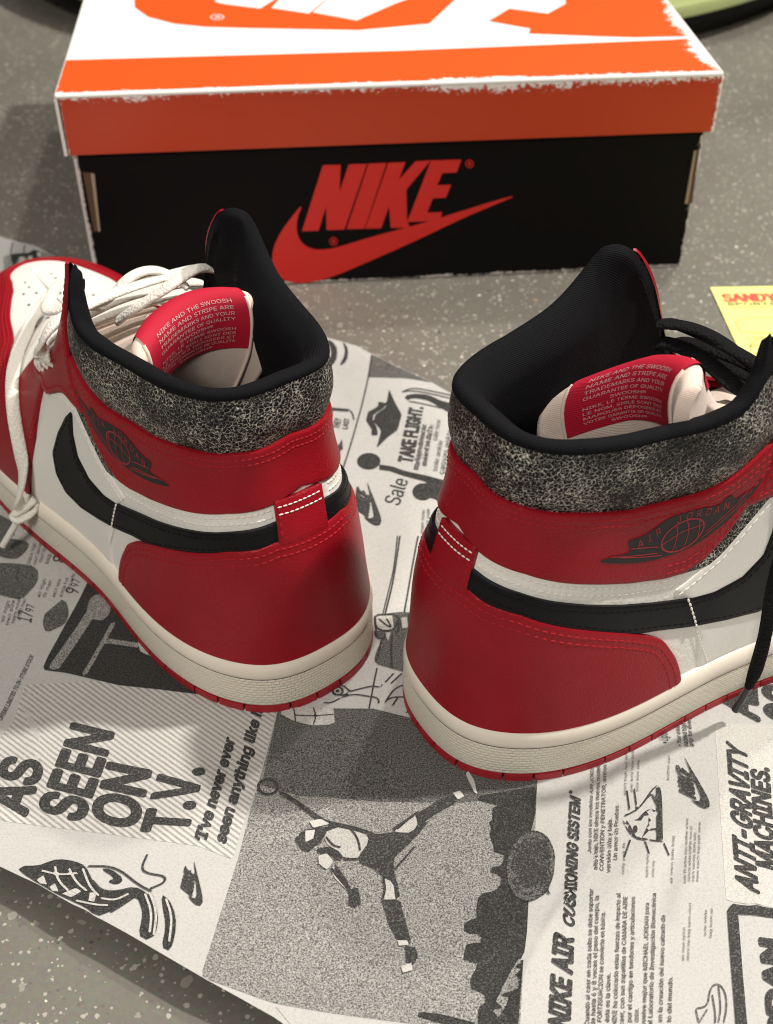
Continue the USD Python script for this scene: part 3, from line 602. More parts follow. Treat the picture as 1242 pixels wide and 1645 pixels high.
printed('printed_line_drawing', [line_px(Ez(p), .0006) for p in ([(130, 1415), (190, 1420), (270, 1375), (330, 1330), (420, 1310), (500, 1290), (555, 1305), (570, 1275)], [(270, 1375), (360, 1350), (470, 1370), (530, 1375), (548, 1410), (535, 1425)], [(330, 1330), (270, 1280), (225, 1300)], [(585, 1420), (640, 1330), (700, 1290), (790, 1275)], [(600, 1395), (660, 1370), (790, 1380)], [(720, 1340), (790, 1320)], [(590, 1265), (650, 1200)], [(630, 1275), (710, 1200)], [(640, 1440), (680, 1380)], [(740, 1490), (800, 1450)])] + [Polygon(at(Ez(ell(240, 1330, 38, 30)))).boundary.buffer(.0004), Polygon(at(Ez(ell(238, 1330, 14, 12))))], M['ink'], 3)

# right-hand columns
lettering('printed_headline', 'CUSHIONING SISTEM', *C([(972, 1080), (1010, 312), (902, 1040)]), M['ink'])
lettering('small_print', '\u00ae', *C([(962, 285), (966, 262), (938, 282)]), M['ink'])
lettering('printed_headline', 'NIKE AIR', *C([(948, 1690), (972, 1140), (815, 1640)]), M['ink'])
COLS = [('Junto con los modelos AIR JORDAN', 28, 680, 160, .8), ('alto o bajo, NIKE ofrece los nuevos modelos', 62, 775, 150, .9), ('CONVENTION y PENETRATOR, ambos en', 97, 780, 130, .9), ('versi\u00f3n alta y baja.', 136, 790, 480, .9), ('Un amor de Pruebas.', 175, 720, 400, .9),
        ('Cuando al caer en cada salto se debe soportar', 16, 1660, 880, 1), ('de hasta 6 y 8 veces el peso del cuerpo, la', 50, 1660, 920, 1), ('FORTIGUACION se convierte en b\u00e1sica.', 88, 1640, 1010, 1), ('\u00e9sta es la clave.', 130, 1640, 1360, 1), ('NIKE ha colocado estas fuerzas de impacto al', 172, 1660, 905, 1),
        ('caer, con sus zapatillas de CAMARA DE AIRE', 212, 1660, 925, 1), ('por el castigo en tendones y articulaciones', 256, 1640, 925, 1), ('dolor.', 296, 1640, 1560, 1), ('vuelve mejor que MICHAEL JORDAN para', 336, 1660, 960, 1), ('al Laboratorio de Investigaci\u00f3n Biomec\u00e1nica', 374, 1660, 905, 1), ('en la creaci\u00f3n del nuevo calzado de', 430, 1640, 1030, 1), ('to del mundo.', 482, 1640, 1380, 1)]
for t, x, y0, y1, k in COLS:
    s = -.045 * (y0 - y1) if False else 0
    lettering('small_print', t, *Dz([(x, y0), (x + s + (y0 - y1) * .03, y1), (x - 25 * k, y0 - 3)]), M['ink_thin'])
for x, y0, y1 in ((565, 850, 480), (589, 840, 520), (613, 840, 560), (637, 840, 500), (555, 1290, 1100), (583, 1290, 960), (680, 1150, 1000), (712, 1160, 990), (350, 815, 680), (385, 815, 720), (215, 800, 620), (490, 850, 580), (225, 350, 100), (262, 330, 90), (295, 330, 150), (470, 265, 120)):
    small_lines([tuple(map(tuple, Dz([(x, y0), (x + (y0 - y1) * .04, y1), (x - 15, y0 - 2)])))], seed=int(x + y0))
printed('printed_line_drawing', [line_px(Dz(p), .0006) for p in ([(205, 485), (260, 590), (335, 600), (440, 612)], [(205, 470), (300, 430), (390, 290), (425, 300), (430, 600)], [(230, 490), (280, 590)], [(255, 470), (290, 500), (330, 440), (370, 480), (345, 540), (320, 590)], [(300, 500), (350, 420), (390, 440)], [(330, 380), (370, 330), (395, 400)], [(400, 300), (405, 605)], [(415, 300), (420, 608)], [(345, 545), (400, 540)], [(250, 600), (215, 700)], [(330, 600), (360, 690)], [(440, 620), (470, 690)], [(230, 320), (245, 430)], [(270, 300), (285, 420)])] + [Polygon(at(Dz(ell(278, 540, 13, 22))))], M['ink'], 3)
printed('printed_line_drawing', [line_px(Dz(p), .0005) for p in ([(620, 1560), (690, 1550), (700, 1450), (740, 1412), (785, 1450), (800, 1540), (780, 1645)], [(640, 1640), (690, 1560)], [(715, 1480), (735, 1600), (730, 1645)], [(750, 1430), (765, 1560), (750, 1640)], [(620, 1560), (640, 1645)])], M['ink_thin'], 3)
printed('printed_picture', [Dz([(730, -60), (1250, -60), (1250, 1010), (1060, 985), (795, 945), (765, 500)])], M['tone_pale'], 1)
lettering('printed_headline', 'ANTI-GRAVITY', *Dz([(985, 912), (912, 88), (848, 855)]), M['ink'])
lettering('printed_headline', 'MACHINES.', *Dz([(1082, 785), (1040, 195), (962, 745)]), M['ink'])
lettering('printed_headline', 'AIR', *Hz([(1090, 805), (1050, 280), (640, 645)]), M['ink'])
lettering('printed_headline', 'COURT', *Hz([(1560, 850), (1450, 0), (1140, 770)]), M['ink'])
lettering('printed_headline', 'JORDAN', *Dz([(1215, 2080), (1105, 1170), (1070, 2060)]), M['ink'], heavy=.09)
printed('printed_frame_line', [line_px(Dz([(828, 985), (850, 1300), (882, 1660), (890, 1800)]), .0034), line_px(Dz([(818, 990), (930, 1003), (1080, 1018), (1300, 1040)]), .0034)], M['ink'], 3)
lettering('small_print', '\u2022 Lightweight leather', *Hz([(195, 1010), (160, 700), (110, 1000)]), M['ink'])
lettering('small_print', '\u2022 Your ankle support', *Hz([(320, 1040), (290, 700), (280, 1030)]), M['ink'])
lettering('small_print', 'padded high top', *Hz([(385, 1040), (360, 740), (340, 1035)]), M['ink'])
lettering('small_print', 'grip for every', *Hz([(435, 1040), (410, 750), (395, 1035)]), M['ink'])
# upper left corner of the sheet, behind the toe
TL = lambda p: zoomed(p, 0, 360, 6.21)
printed('printed_picture', [TL([(35, 330), (110, 300), (290, 290), (330, 260), (450, 280), (600, 330), (560, 420), (330, 480), (150, 640), (0, 690), (-80, 700), (-60, 620), (40, 520)])], M['tone_mid'], 1)
printed('printed_picture', [TL([(110, 300), (290, 290), (330, 260), (400, 270), (380, 420), (300, 400), (260, 330), (190, 330), (150, 420), (110, 360)]), TL([(0, 600), (60, 520), (150, 600), (60, 680)])], M['tone_black'], 2)
printed('printed_picture', [TL([(195, 330), (245, 330), (240, 410), (195, 405)]), TL([(280, 325), (325, 320), (325, 410), (290, 390)]), TL([(370, 285), (410, 285), (405, 330), (375, 330)])], M['tone_pale'], 3)
printed('printed_line_drawing', [line_px(TL(p), .0006) for p in ([(130, 185), (105, 300)], [(250, 215), (235, 290)])], M['ink'], 3)

# ------------------------------------------------------------------ yellow sales slip
M['slip'] = mat('yellow_paper', (.80, .78, .25), .75, .2, bumps=[('noise', 300, .15, .0004)])
M['slip_red'] = mat('slip_red_ink', (.62, .10, .07), .8, .2)
M['slip_dark'] = mat('slip_dark_ink', (.12, .10, .05), .8, .2)
M['slip_line'] = mat('slip_thin_line', (.30, .28, .10), .8, .2)
YZ = lambda p: zoomed(p, 1042, 330, 6.095)
s0, s1, s2 = ground([(1140.5, 463.5), (1300, 461), (1222, 640)])[:, :2]
slip = thing('sales_slip', 'bright yellow printed shop receipt slip lying on the floor at the right', 'receipt')
ex = (s1 - s0) / np.linalg.norm(s1 - s0); ey = (s2 - s0) / np.linalg.norm(s2 - s0)
SL = Polygon([s0, s0 + ex * .11, s0 + ex * .11 + ey * .16, s0 + ey * .16])
obj('paper', (lambda m: (m.apply_translation([0, 0, .0006]), m)[1])(trimesh.creation.extrude_polygon(SL, .0003, engine='earcut')), M['slip'], slip)
def slip_text(t, start, end, top, material, bold=True):
    a, b, c = ground([start, end, top], .0009)[:, :2]
    m = meshkit.text_mesh(t, 1.0, .05, bold); w = m.vertices[:, 0].max()
    v = m.vertices; xy = a + np.outer(v[:, 0] / w, b - a) + np.outer(v[:, 1], c - a)
    m.vertices = np.c_[xy, .00095 + v[:, 2] * .002]
    if t.startswith('SANDY'):
        k_ = np.array([.0005, 0, 0]); m = trimesh.util.concatenate([m, m.copy().apply_translation(k_ + [0, 0, .00003]), m.copy().apply_translation(-k_ + [0, 0, .00006])])
    obj('printed_lettering', m, material, slip)
slip_text('SANDY\u2019S', *YZ([(735, 942), (1400, 935), (705, 868)]), M['slip_red'])
slip_text('SPORTS DEPT', *YZ([(772, 982), (1620, 978), (758, 952)]), M['slip_dark'])
slip_text('OF CHICAGO AND SUBURBS', *YZ([(800, 1010), (1560, 1006), (794, 998)]), M['slip_line'], bold=False)
def slip_frame(pts):
    g = Polygon(ground(YZ(chaikin(pts, 2)), .0009)[:, :2])
    return extruded([g.boundary.buffer(.00036)], .00005).apply_translation([0, 0, .00095])
obj('printed_frame', slip_frame([(835, 1100), (1500, 1095), (1600, 1250), (900, 1252), (880, 1200)]), M['slip_line'], slip)
obj('printed_frame', slip_frame([(925, 1290), (1600, 1285), (1900, 1640), (1110, 1645)]), M['slip_line'], slip)
for t, a, b, c in (('CUSTOMER\u2019S ORDER NO.', (950, 1308), (1500, 1304), (940, 1290)), ('NAME', (985, 1388), (1075, 1386), (975, 1368)), ('ADDRESS', (1030, 1458), (1190, 1456), (1020, 1440)), ('CITY, STATE, ZIP', (1070, 1535), (1420, 1530), (1060, 1515)), ('SOLD BY', (1100, 1610), (1240, 1606), (1090, 1592))):
    slip_text(t, *YZ([a, b, c]), M['slip_line'], bold=False)
slip_text('Alex', *YZ([(1105, 1410), (1260, 1405), (1115, 1350)]), M['slip_line'], bold=False)

# ------------------------------------------------------------------ the sneakers
# the upper as one smooth surface: columns along the side (arc position u in mm from the heel centre), rows from the bite line to the top edge
COLUMNS = [
(0, [(3, 0, 25), (3.5, 0, 47.8), (5, 0, 73.6), (13, 0, 97.4), (16, 0, 119.2), (13, 0, 141)]),
(22, [(7.5, 20, 25), (8.5, 18.9, 47.8), (10, 16.4, 73.6), (16, 14.1, 97.4), (18, 14.4, 119.2), (16, 16.7, 141)]),
(42, [(23.3, 33.3, 25), (25.4, 31.5, 47.8), (24.9, 27.2, 73.5), (28.9, 23.7, 97.3), (28.9, 23.1, 119.1), (28.9, 26.6, 141.8)]),
(80, [(63, 41, 25), (64.7, 36.9, 47.1), (61.8, 31.2, 73.2), (62, 27.4, 98.2), (61, 26.6, 121.3), (60.6, 30.4, 145.5)]),
(115, [(97, 40.5, 25), (95.4, 37.7, 48.4), (91.4, 33.7, 74.9), (88.2, 30.9, 101.4), (85.4, 30.2, 125.8), (82, 31.8, 154.5)]),
(140, [(124, 43.5, 24.5), (119.8, 41, 49), (114.6, 36.4, 77), (108.4, 31.7, 105), (101.2, 27.6, 130), (93, 24.1, 151.5)]),
(170, [(155, 49, 24), (150.4, 47.1, 43), (145, 42, 62), (138, 35, 79), (129, 27.5, 95), (119, 20, 110)]),
(200, [(188.8, 53.2, 23.5), (185.3, 52.2, 37.5), (180.8, 47.1, 52), (173.8, 38.5, 65.5), (164.8, 24.7, 76.9), (154.8, 9, 86.2)]),
(228, [(219.5, 51.8, 23), (216.5, 51.3, 33.7), (212, 45.6, 46), (204.5, 35.4, 57.2), (195.5, 18.8, 65.8), (185.5, 0, 72.2)]),
(255, [(248.1, 48.8, 23), (245.6, 48, 32.4), (240.1, 42.5, 42.8), (232.1, 32.2, 52.2), (223.1, 18.2, 59.4), (213.1, 0, 63.8)]),
(282, [(277, 37.6, 23), (275.3, 37.6, 32.5), (269.5, 32.4, 41.5), (261, 23, 49.3), (252, 11.5, 54.9), (244, 0, 57.7)]),
(302, [(295, 18.8, 23), (293.5, 18.8, 32.5), (287, 15.7, 40.9), (277, 10.4, 48.2), (266, 5.2, 52.7), (256, 0, 55.5)]),
(312, [(300, 0, 23), (298.5, 0, 32.5), (291, 0, 40.9), (280, 0, 48.2), (269, 0, 52.7), (258, 0, 55.5)])]
_u = [c[0] for c in COLUMNS]; _A = np.array([c[1] for c in COLUMNS], float)
_m = _A[1:][::-1].copy(); _m[:, :, 1] *= -1
_t = _A[-9:-1][::-1].copy(); _t[:, :, 1] *= -1
_U = np.array([-a for a in _u[1:][::-1]] + _u + [2 * _u[-1] - a for a in _u[-9:-1][::-1]], float)
_G = np.concatenate([_m, _A, _t])
_SP = [RectBivariateSpline(_U, np.linspace(0, 1, 6), _G[:, :, k], kx=3, ky=3) for k in range(3)]
WV = 110.0                                           # millimetres per unit of v, for laying panels out flat

def curve_at(pts):
    p = np.array(pts, float); return lambda u: np.interp(u, p[:, 0], p[:, 1])

RIM = curve_at([(-146, .94), (-143, .985), (-138, 1.), (-115, 1.), (-100, .985), (-80, .966), (-60, .950), (-40, .945), (-20, .952), (0, .962), (15, .960), (30, .952), (48, .938), (67, .908), (80, .897), (95, .894), (110, .898), (122, .92), (130, .955), (137, .99), (143, .985), (146, .94)])
GREYTOP = [(-136, 0.961), (-130, 0.971), (-115, 0.978), (-100, 0.968), (-80, 0.952), (-60, 0.94), (-40, 0.936), (-20, 0.948), (0, 0.958), (10, 0.958), (25, 0.952), (45, 0.936), (68, 0.906), (90, 0.892), (108, 0.892), (120, 0.9), (130, 0.886), (136, 0.856)]
STRAPTOP = [(0, .755), (10, .745), (28, .74), (48, .715), (69, .667), (85, .66), (98, .658), (113, .665), (126, .668), (143, .66)]
STRAPBOT = [(0, .58), (17, .553), (34, .527), (56, .473), (73, .43), (87, .405), (95, .400), (103, .42), (111, .465), (119, .53), (127, .565), (143, .60)]
CTOP = [(0, .446), (17, .446), (24, .427), (35, .41), (56, .337), (70, .285), (80, .24)]
CFRONT = [(82.5, .224), (85, .203), (89.5, .125), (95.5, -.01)]
STRIPE = [(8, .51), (17, .499), (34, .467), (51, .423), (70.5, .366), (95, .306), (107, .288), (118, .295), (126, .335), (129.5, .40), (130, .478), (135, .435), (140.5, .36), (143.5, .28), (140.5, .205), (134, .155), (124, .143), (112, .165), (98.5, .2), (83, .246), (69, .278), (51, .35), (34, .405), (17, .438), (8, .445)]
EYESTAY = [(134, .995), (136, .93), (136, .80), (134, .73), (130, .66), (124.5, .575), (118, .55), (119.5, .525), (128, .512), (137, .515), (145, .500), (151, .498), (156, .53), (161, .58), (167, .63), (178, .69), (192, .765), (204, .86), (205, .95), (198, .915), (188, .855), (175, .785), (162, .75), (155, .755), (152.5, .80), (150.5, .86), (148.5, .93), (146, .965), (143, .985), (139, .998)]
TOEBOX_L = [(176, .405), (181, .455), (186, .50), (191, .55), (199, .635), (222, .705), (245, .745), (262, .78), (276, .80), (288, .78), (300, .71), (312, .66), (330, .63), (349, .62), (365, .60), (380, .61), (405, .62), (425, .60), (436, .53), (446, .45)]
WING = [(57.5, .54), (63, .541), (71, .533), (69.5, .555), (68.5, .578), (74, .574), (78, .583), (83, .602), (88, .615), (97, .613), (103, .600), (106.5, .595), (108.5, .612), (111.5, .606), (112, .583), (116, .586), (119, .578), (124.5, .598), (122, .570), (118.5, .558), (114.5, .542), (110, .521), (103, .5), (98, .488), (94, .483), (88.5, .481), (80, .483), (73, .494), (64, .518)]
TEXTBASE = [(72.5, .537), (79, .552), (84.5, .573), (90.5, .588), (98, .584), (104, .572), (110.5, .568)]
THROAT = curve_at([(-204, .95), (-188, .855), (-175, .785), (-160, .75), (-152, .77), (-150.5, .86), (-148, .95), (-146, 1.), (146, 1.), (148, .95), (150.5, .86), (152, .77), (160, .75), (175, .785), (188, .855), (204, .95)])

class Sneaker:
    def __init__(s, side, x, y, yaw, name, label, lace, lace_aglet, kz):
        s.side, s.kz = side, kz
        s.root = thing(name, label, 'sneaker', (x, y, .0005), yaw, group=None)
        s.lace, s.aglet = lace, lace_aglet
        s.c, s.sn, s.x, s.y = math.cos(yaw), math.sin(yaw), x, y

    def shape(s, P):
        """the shoe's millimetres (lateral side +y) -> local metres"""
        P = np.array(P, float)
        z = np.where(P[..., 2] > 25, 25 + (P[..., 2] - 25) * s.kz, P[..., 2])
        return np.stack([P[..., 0], s.side * P[..., 1], z], -1) / 1000

    def raw(s, u, v):
        u, v = np.broadcast_arrays(np.asarray(u, float), np.asarray(v, float))
        P = np.stack([q(u, v, grid=False) for q in _SP], -1)
        P[..., 1] += np.where((u > 0) & (u < 312), 9.5 * np.exp(-((u - 100) / 52) ** 2) * np.clip(v, 0, 1) ** 1.3 * np.clip(u / 30, 0, 1), 0)
        P[..., 1] -= 20 * np.clip((P[..., 0] - 130) / 160, 0, 1.3) ** 1.5                # the forefoot curves inwards
        if s.side < 0:                                                                   # this shoe's outer ear stands a little farther forward
            P[..., 0] += np.clip(.18 * (P[..., 0] - 65), 0, 9) * np.clip((P[..., 1] + 2) / 24, 0, 1)
        return P

    def normal(s, u, v):
        u, v = np.broadcast_arrays(np.asarray(u, float), np.asarray(v, float))
        e = .8; vc = np.clip(v, .004, .996)
        du = s.raw(u + e, vc) - s.raw(u - e, vc); dv = s.raw(u, vc + .004) - s.raw(u, vc - .004)
        n = np.cross(du, dv); n *= -np.sign((n[..., 0:1] * 0 + 1))
        n = -n
        ref = s.raw(u, vc) - np.array([140., 0, 40.])
        # outward: du x dv points inwards at the heel for a counter-clockwise march, so settle the sign by the surface's own frame
        n = n * np.sign((np.cross(du, dv)[..., :] * 0 + 1))
        n = np.cross(dv, du)
        n = np.where((n * np.array([1., 1., 1.])).sum(-1, keepdims=True) == 0, [0, 0, 1.], n)
        n = n / (np.linalg.norm(n, axis=-1, keepdims=True) + 1e-12)
        return n * s.sign

    sign = 1.0
    def on(s, u, v, off=0.):
        return s.raw(u, np.clip(v, 0, 1)) + s.normal(u, v) * np.asarray(off)[..., None] if np.ndim(off) else s.raw(u, np.clip(v, 0, 1)) + s.normal(u, v) * off

    def finish(s, V, F, out=None):
        """local metres and faces turned outwards (out: the wanted normals at the vertices)"""
        F = np.asarray(F)
        if F.shape[1] == 4: F = np.concatenate([F[:, [0, 1, 2]], F[:, [0, 2, 3]]])
        P = s.shape(V)
        if out is not None:
            N = np.array(out) * [1, s.side, 1]
            fn = np.cross(P[F[:, 1]] - P[F[:, 0]], P[F[:, 2]] - P[F[:, 0]])
            if (fn * N[F[:, 0]]).sum() < 0: F = F[:, ::-1]
        return trimesh.Trimesh(P, F, process=False)

    def panel(s, name, pts, t, t0, material, parent=None, puff=0., puff_d=9., edge=.8, step=3.0, label=None, rounding=0., smooth=45):
        poly = pts if isinstance(pts, Polygon) else Polygon(np.asarray(pts, float) * [1, WV])
        poly = poly.buffer(0)
        if rounding: poly = poly.buffer(-rounding).buffer(2 * rounding).buffer(-rounding)
        if poly.geom_type != 'Polygon': poly = max(poly.geoms, key=lambda g: g.area)
        Q, T, loops, dist = triangulate(poly, step, edge)
        u, v = Q[:, 0], Q[:, 1] / WV
        off = t - .55 * edge * np.clip(1 - dist / edge, 0, 1) ** 1.5 + puff * (1 - np.exp(-(dist / puff_d) ** 1.3))
        N = s.normal(u, v); V = s.raw(u, np.clip(v, 0, 1)) + N * off[:, None]
        allV, allF, allN = [V], [T], [N]; n = len(V)
        for lp in loops:
            k = len(lp); W = s.raw(u[lp], np.clip(v[lp], 0, 1)) + N[lp] * t0
            # the skirt under the cut edge: own copies so that the edge stays crisp
            ix = np.arange(k); nx = (ix + 1) % k
            allV += [V[lp], W]; allN += [N[lp], N[lp]]
            allF += [np.stack([n + ix, n + k + ix, n + nx], 1), np.stack([n + nx, n + k + ix, n + k + nx], 1)]
            n += 2 * k
        m = s.finish(np.concatenate(allV), T, None)
        V, N = np.concatenate(allV), np.concatenate(allN)
        P = s.shape(V); fn = np.cross(P[T[:, 1]] - P[T[:, 0]], P[T[:, 2]] - P[T[:, 0]])
        flip = (fn * (N * [1, s.side, 1])[T[:, 0]]).sum() < 0
        F = np.concatenate([f[:, ::-1] if flip else f for f in allF])
        return obj(name, trimesh.Trimesh(P, F, process=False), material, parent or s.root, smooth=smooth, label=label)

    def flat(s, name, polys, t, material, parent, step=1.5, label=None):
        """thin printed shapes lying on the upper (polygons in u, w millimetres)"""
        out = []
        for poly in polys:
            for g in getattr(poly, 'geoms', [poly]):
                if g.is_empty or g.area < .02: continue
                Q, T, _, _ = triangulate(g, min(step, max(.25, math.sqrt(g.area) / 3)))
                u, v = Q[:, 0], Q[:, 1] / WV; N = s.normal(u, v)
                out.append(s.finish(s.raw(u, v) + N * t, T, N))
        return obj(name, trimesh.util.concatenate(out), material, parent, smooth=True, label=label)

    def stitches(s, lines, t, material, parent, pitch=2.7, length=2.0, r=.36, name='stitching'):
        """threads along lines given in (u, v), each a little capsule lying in the leather"""
        ico = trimesh.creation.icosphere(subdivisions=1, radius=1.); tv, tf = ico.vertices, ico.faces
        out, nf = [], 0; VV, FF = [], []
        for pts in lines:
            L = pts if isinstance(pts, LineString) else LineString(np.asarray(pts, float) * [1, WV])
            n = int(L.length / pitch)
            for i in range(n):
                a = np.array(L.interpolate(i * pitch).coords[0]); b = np.array(L.interpolate(i * pitch + length).coords[0])
                VV.append((a, b))
        if not VV: return
        a = np.array([q[0] for q in VV]); b = np.array([q[1] for q in VV]); c = (a + b) / 2
        Pa, Pb = s.raw(a[:, 0], a[:, 1] / WV), s.raw(b[:, 0], b[:, 1] / WV)
        N = s.normal(c[:, 0], c[:, 1] / WV); C = (Pa + Pb) / 2 + N * t
        X = Pb - Pa; ln = np.linalg.norm(X, axis=1, keepdims=True); X /= ln + 1e-9; Y = np.cross(N, X)
        V = C[:, None] + X[:, None] * tv[None, :, 0:1] * (ln[:, None] * .56) + Y[:, None] * tv[None, :, 1:2] * r + N[:, None] * tv[None, :, 2:3] * r * .8
        F = (tf[None] + (np.arange(len(C)) * len(tv))[:, None, None]).reshape(-1, 3)
        m = trimesh.Trimesh(s.shape(V.reshape(-1, 3)), F if s.side > 0 else F[:, ::-1], process=False)
        return obj(name, m, material, parent, smooth=True, kind='stuff')

    def world_px(s, px, z):
        """pixels at heights z (metres above the floor) -> local metres"""
        P = ground(px, np.asarray(z, float)); d = P[:, :2] - [s.x, s.y]
        return np.c_[d[:, 0] * s.c + d[:, 1] * s.sn, -d[:, 0] * s.sn + d[:, 1] * s.c, P[:, 2] - .0005]

def mir(pts): return [(-u, v) for u, v in pts]
def shifted(pts, d): return LineString(np.asarray(pts, float) * [1, WV]).offset_curve(d)

def make_sneaker(side, x, y, yaw, name, label, lace, aglet, lace_name, kz):
    s = Sneaker(side, x, y, yaw, name, label, lace, aglet, kz)
    # settle the outward sign once
    s.sign = 1.0
    if s.normal(np.array([0.]), np.array([.4]))[0, 0] > 0: s.sign = -1.0
    R = s.root
    # --- sole
    uu = np.linspace(-312, 312, 1200, endpoint=False)
    O = s.raw(uu, np.zeros_like(uu))[:, :2]
    arc = np.r_[0, np.cumsum(np.linalg.norm(np.diff(np.r_[O, O[:1]], axis=0), axis=1))]; Lp = arc[-1]; O = np.r_[O, O[:1]]
    def ring(n):
        a = np.linspace(0, Lp, n, endpoint=False)
        p = np.stack([np.interp(a, arc, O[:, 0]), np.interp(a, arc, O[:, 1])], 1)
        for _ in range(3): p = (np.roll(p, 1, 0) + 2 * p + np.roll(p, -1, 0)) / 4
        t = np.roll(p, -1, 0) - np.roll(p, 1, 0); t /= np.linalg.norm(t, axis=1)[:, None]
        nn = np.stack([t[:, 1], -t[:, 0]], 1)
        if (nn * (p - p.mean(0))).sum() < 0: nn = -nn
        return a, p, nn
    n = 420; a, p, nn = ring(n)
    def sweep(profile, name, material, uvs=False):
        prof = np.array(profile, float); k = len(prof)
        rise = np.clip((p[:, 0] - 225) / 70, 0, 1) ** 2 * 4.0                              # slight toe spring
        V = np.concatenate([p[:, None, :] + nn[:, None, :] * prof[None, :, :1], np.broadcast_to(prof[None, :, 1:2], (n, k, 1)) + (rise[:, None] * np.clip(prof[None, :, 1] / 8, 0, 1))[..., None]], -1)
        V[..., 2] *= (1 - np.clip(p[:, 0] / 294, 0, 1) * .05)[:, None]
        F = strip_faces(n, k, closed_u=True)
        out = np.broadcast_to(np.concatenate([nn, np.zeros((n, 1))], 1)[:, None], (n, k, 3)).reshape(-1, 3)
        m = s.finish(V.reshape(-1, 3), F, out)
        uv = np.stack(np.broadcast_arrays(a[:, None], prof[None, :, 1]), -1).reshape(-1, 2) if uvs else None
        return obj(name, m, material, R, smooth=True if uvs else 50, uv=uv)
    sweep([(2.55, 17.4), (2.75, 16.5), (2.9, 13), (3.0, 9), (2.9, 4.4), (2.3, 3.3), (0, 3.2)], 'midsole', M['midsole'], uvs=True)
    sweep([(-3.5, 24.6), (-.6, 26.2), (.6, 26.3), (1.6, 25.6), (2.5, 24.0), (2.95, 22.0), (3.05, 20.0), (2.9, 18.6), (2.5, 17.6), (1.6, 17.2)], 'midsole_rim', M['rim'])
    core = Polygon(p + nn * 1.6)
    m = trimesh.creation.extrude_polygon(core, 3.2, engine='earcut'); m.vertices = m.vertices + [0, 0, .25]
    obj('outsole', s.finish(m.vertices, m.faces if side > 0 else m.faces[:, ::-1]), M['sole_core'], R, smooth=30)
    nb = 58; edges = np.linspace(0, Lp, nb + 1)
    lens = 1 + .55 * (np.arange(nb) % 3 == 0); edges = np.r_[0, np.cumsum(lens)] / lens.sum() * Lp
    for i in range(nb):
        e0, e1 = edges[i] + .4, edges[i + 1] - .4
        q = np.linspace(e0, e1, 5)
        px_, py_ = np.interp(q, a, p[:, 0], period=Lp), np.interp(q, a, p[:, 1], period=Lp); nx_, ny_ = np.interp(q, a, nn[:, 0], period=Lp), np.interp(q, a, nn[:, 1], period=Lp)
        outer = np.stack([px_ + nx_ * 3.0, py_ + ny_ * 3.0], 1); inner = np.stack([px_ - nx_ * 6, py_ - ny_ * 6], 1)
        pl_ = Polygon(np.r_[outer, inner[::-1]])
        if not pl_.is_valid or pl_.area < 4: continue
        b = trimesh.creation.extrude_polygon(pl_, 3.15, engine='earcut')
        obj('tread_block', s.finish(b.vertices, b.faces if side > 0 else b.faces[:, ::-1]), M['sole_red'], R)
    foot = Polygon(p - nn * 3.5)
    m = trimesh.creation.extrude_polygon(foot, 1.2, engine='earcut'); m.vertices = m.vertices + [0, 0, 24.]
    obj('insole', s.finish(m.vertices, m.faces if side > 0 else m.faces[:, ::-1]), M['insole'], R, smooth=30)
    # --- upper, from the inside out
    us = np.arange(-172, 173, 3.)
    vv = np.linspace(.06, .955, 22)
    U2, V2 = np.meshgrid(us, vv, indexing='ij')
    IN = s.on(U2, np.minimum(V2, np.minimum(RIM(U2) - .03, THROAT(U2) - .02)), -4.2); NI = -s.normal(U2, V2)
    obj('inner_lining', s.finish(IN.reshape(-1, 3), strip_faces(*U2.shape), NI.reshape(-1, 3)), M['lining'], R, smooth=True)
    gt = curve_at(GREYTOP)
    qtop = [(u, min(gt(u) - .03, THROAT(u) - .02, .60 if abs(u) > 126 else 9)) for u in np.linspace(160, -160, 80)]
    s.panel('quarter', [(-163, 0), (-130, 0), (0, 0), (130, 0), (163, 0)] + qtop, 0, -2.2, M['white'], label='white leather quarter')
    q = R
    # padded collar
    ctop = GREYTOP[::-1]; cbot = mir(STRAPTOP[::-1])[:-1] + STRAPTOP
    cb = [(u, v - .03) for u, v in cbot]; cb = [(max(-137, min(137, u)), v) for u, v in cb]
    s.panel('collar', cb + ctop, -.9, -1.8, M['cracked'], puff=3.4, puff_d=7.5, edge=1.0, label='cracked grey-black leather collar')
    for sg in (1, -1):
        w = [(94, .39), (103, .408), (111, .45), (118, .515), (126, .555), (135, .58), (135, .47), (123, .43), (110, .375)]
        s.panel('ankle_flex', w if sg > 0 else mir(w), .45, -.8, M['cracked'])
        w = [(92, .345), (98, .362), (110, .405), (119, .455), (128, .50), (150, .50), (156, .36), (158, .20), (159.5, 0), (103, 0), (100, .2), (97, .30)]
        s.panel('side_panel', w if sg > 0 else mir(w), .75, -.6, M['whiteflat'])
        s.stitches([shifted(w[:6], -1.8 if sg > 0 else -1.8)] if sg > 0 else [LineString([(-x_, y_) for x_, y_ in shifted(w[:6], -1.8).coords])], .85, M['white_thread'], R, r=.26)
    # ankle strap
    top = mir(STRAPTOP[::-1])[:-1] + STRAPTOP; bot = mir(STRAPBOT[::-1])[:-1] + STRAPBOT
    st = s.panel('ankle_strap', top + bot[::-1], 1.7, 0, M['red'], edge=.7, rounding=1.0)
    s.stitches([shifted(top, -2.2), shifted(top, -4.6)], 1.7, M['red_thread'], st)
    fr = STRAPBOT[5:]
    for sg in (1, -1):
        for d in (1.8, 4.4):
            L = shifted(fr, d); L = L if sg > 0 else LineString([(-x_, y_) for x_, y_ in L.coords])
            s.stitches([L], 1.7, M['red_thread'], st)
    band = mir(STRAPBOT[1:7][::-1]) + STRAPBOT[1:7]
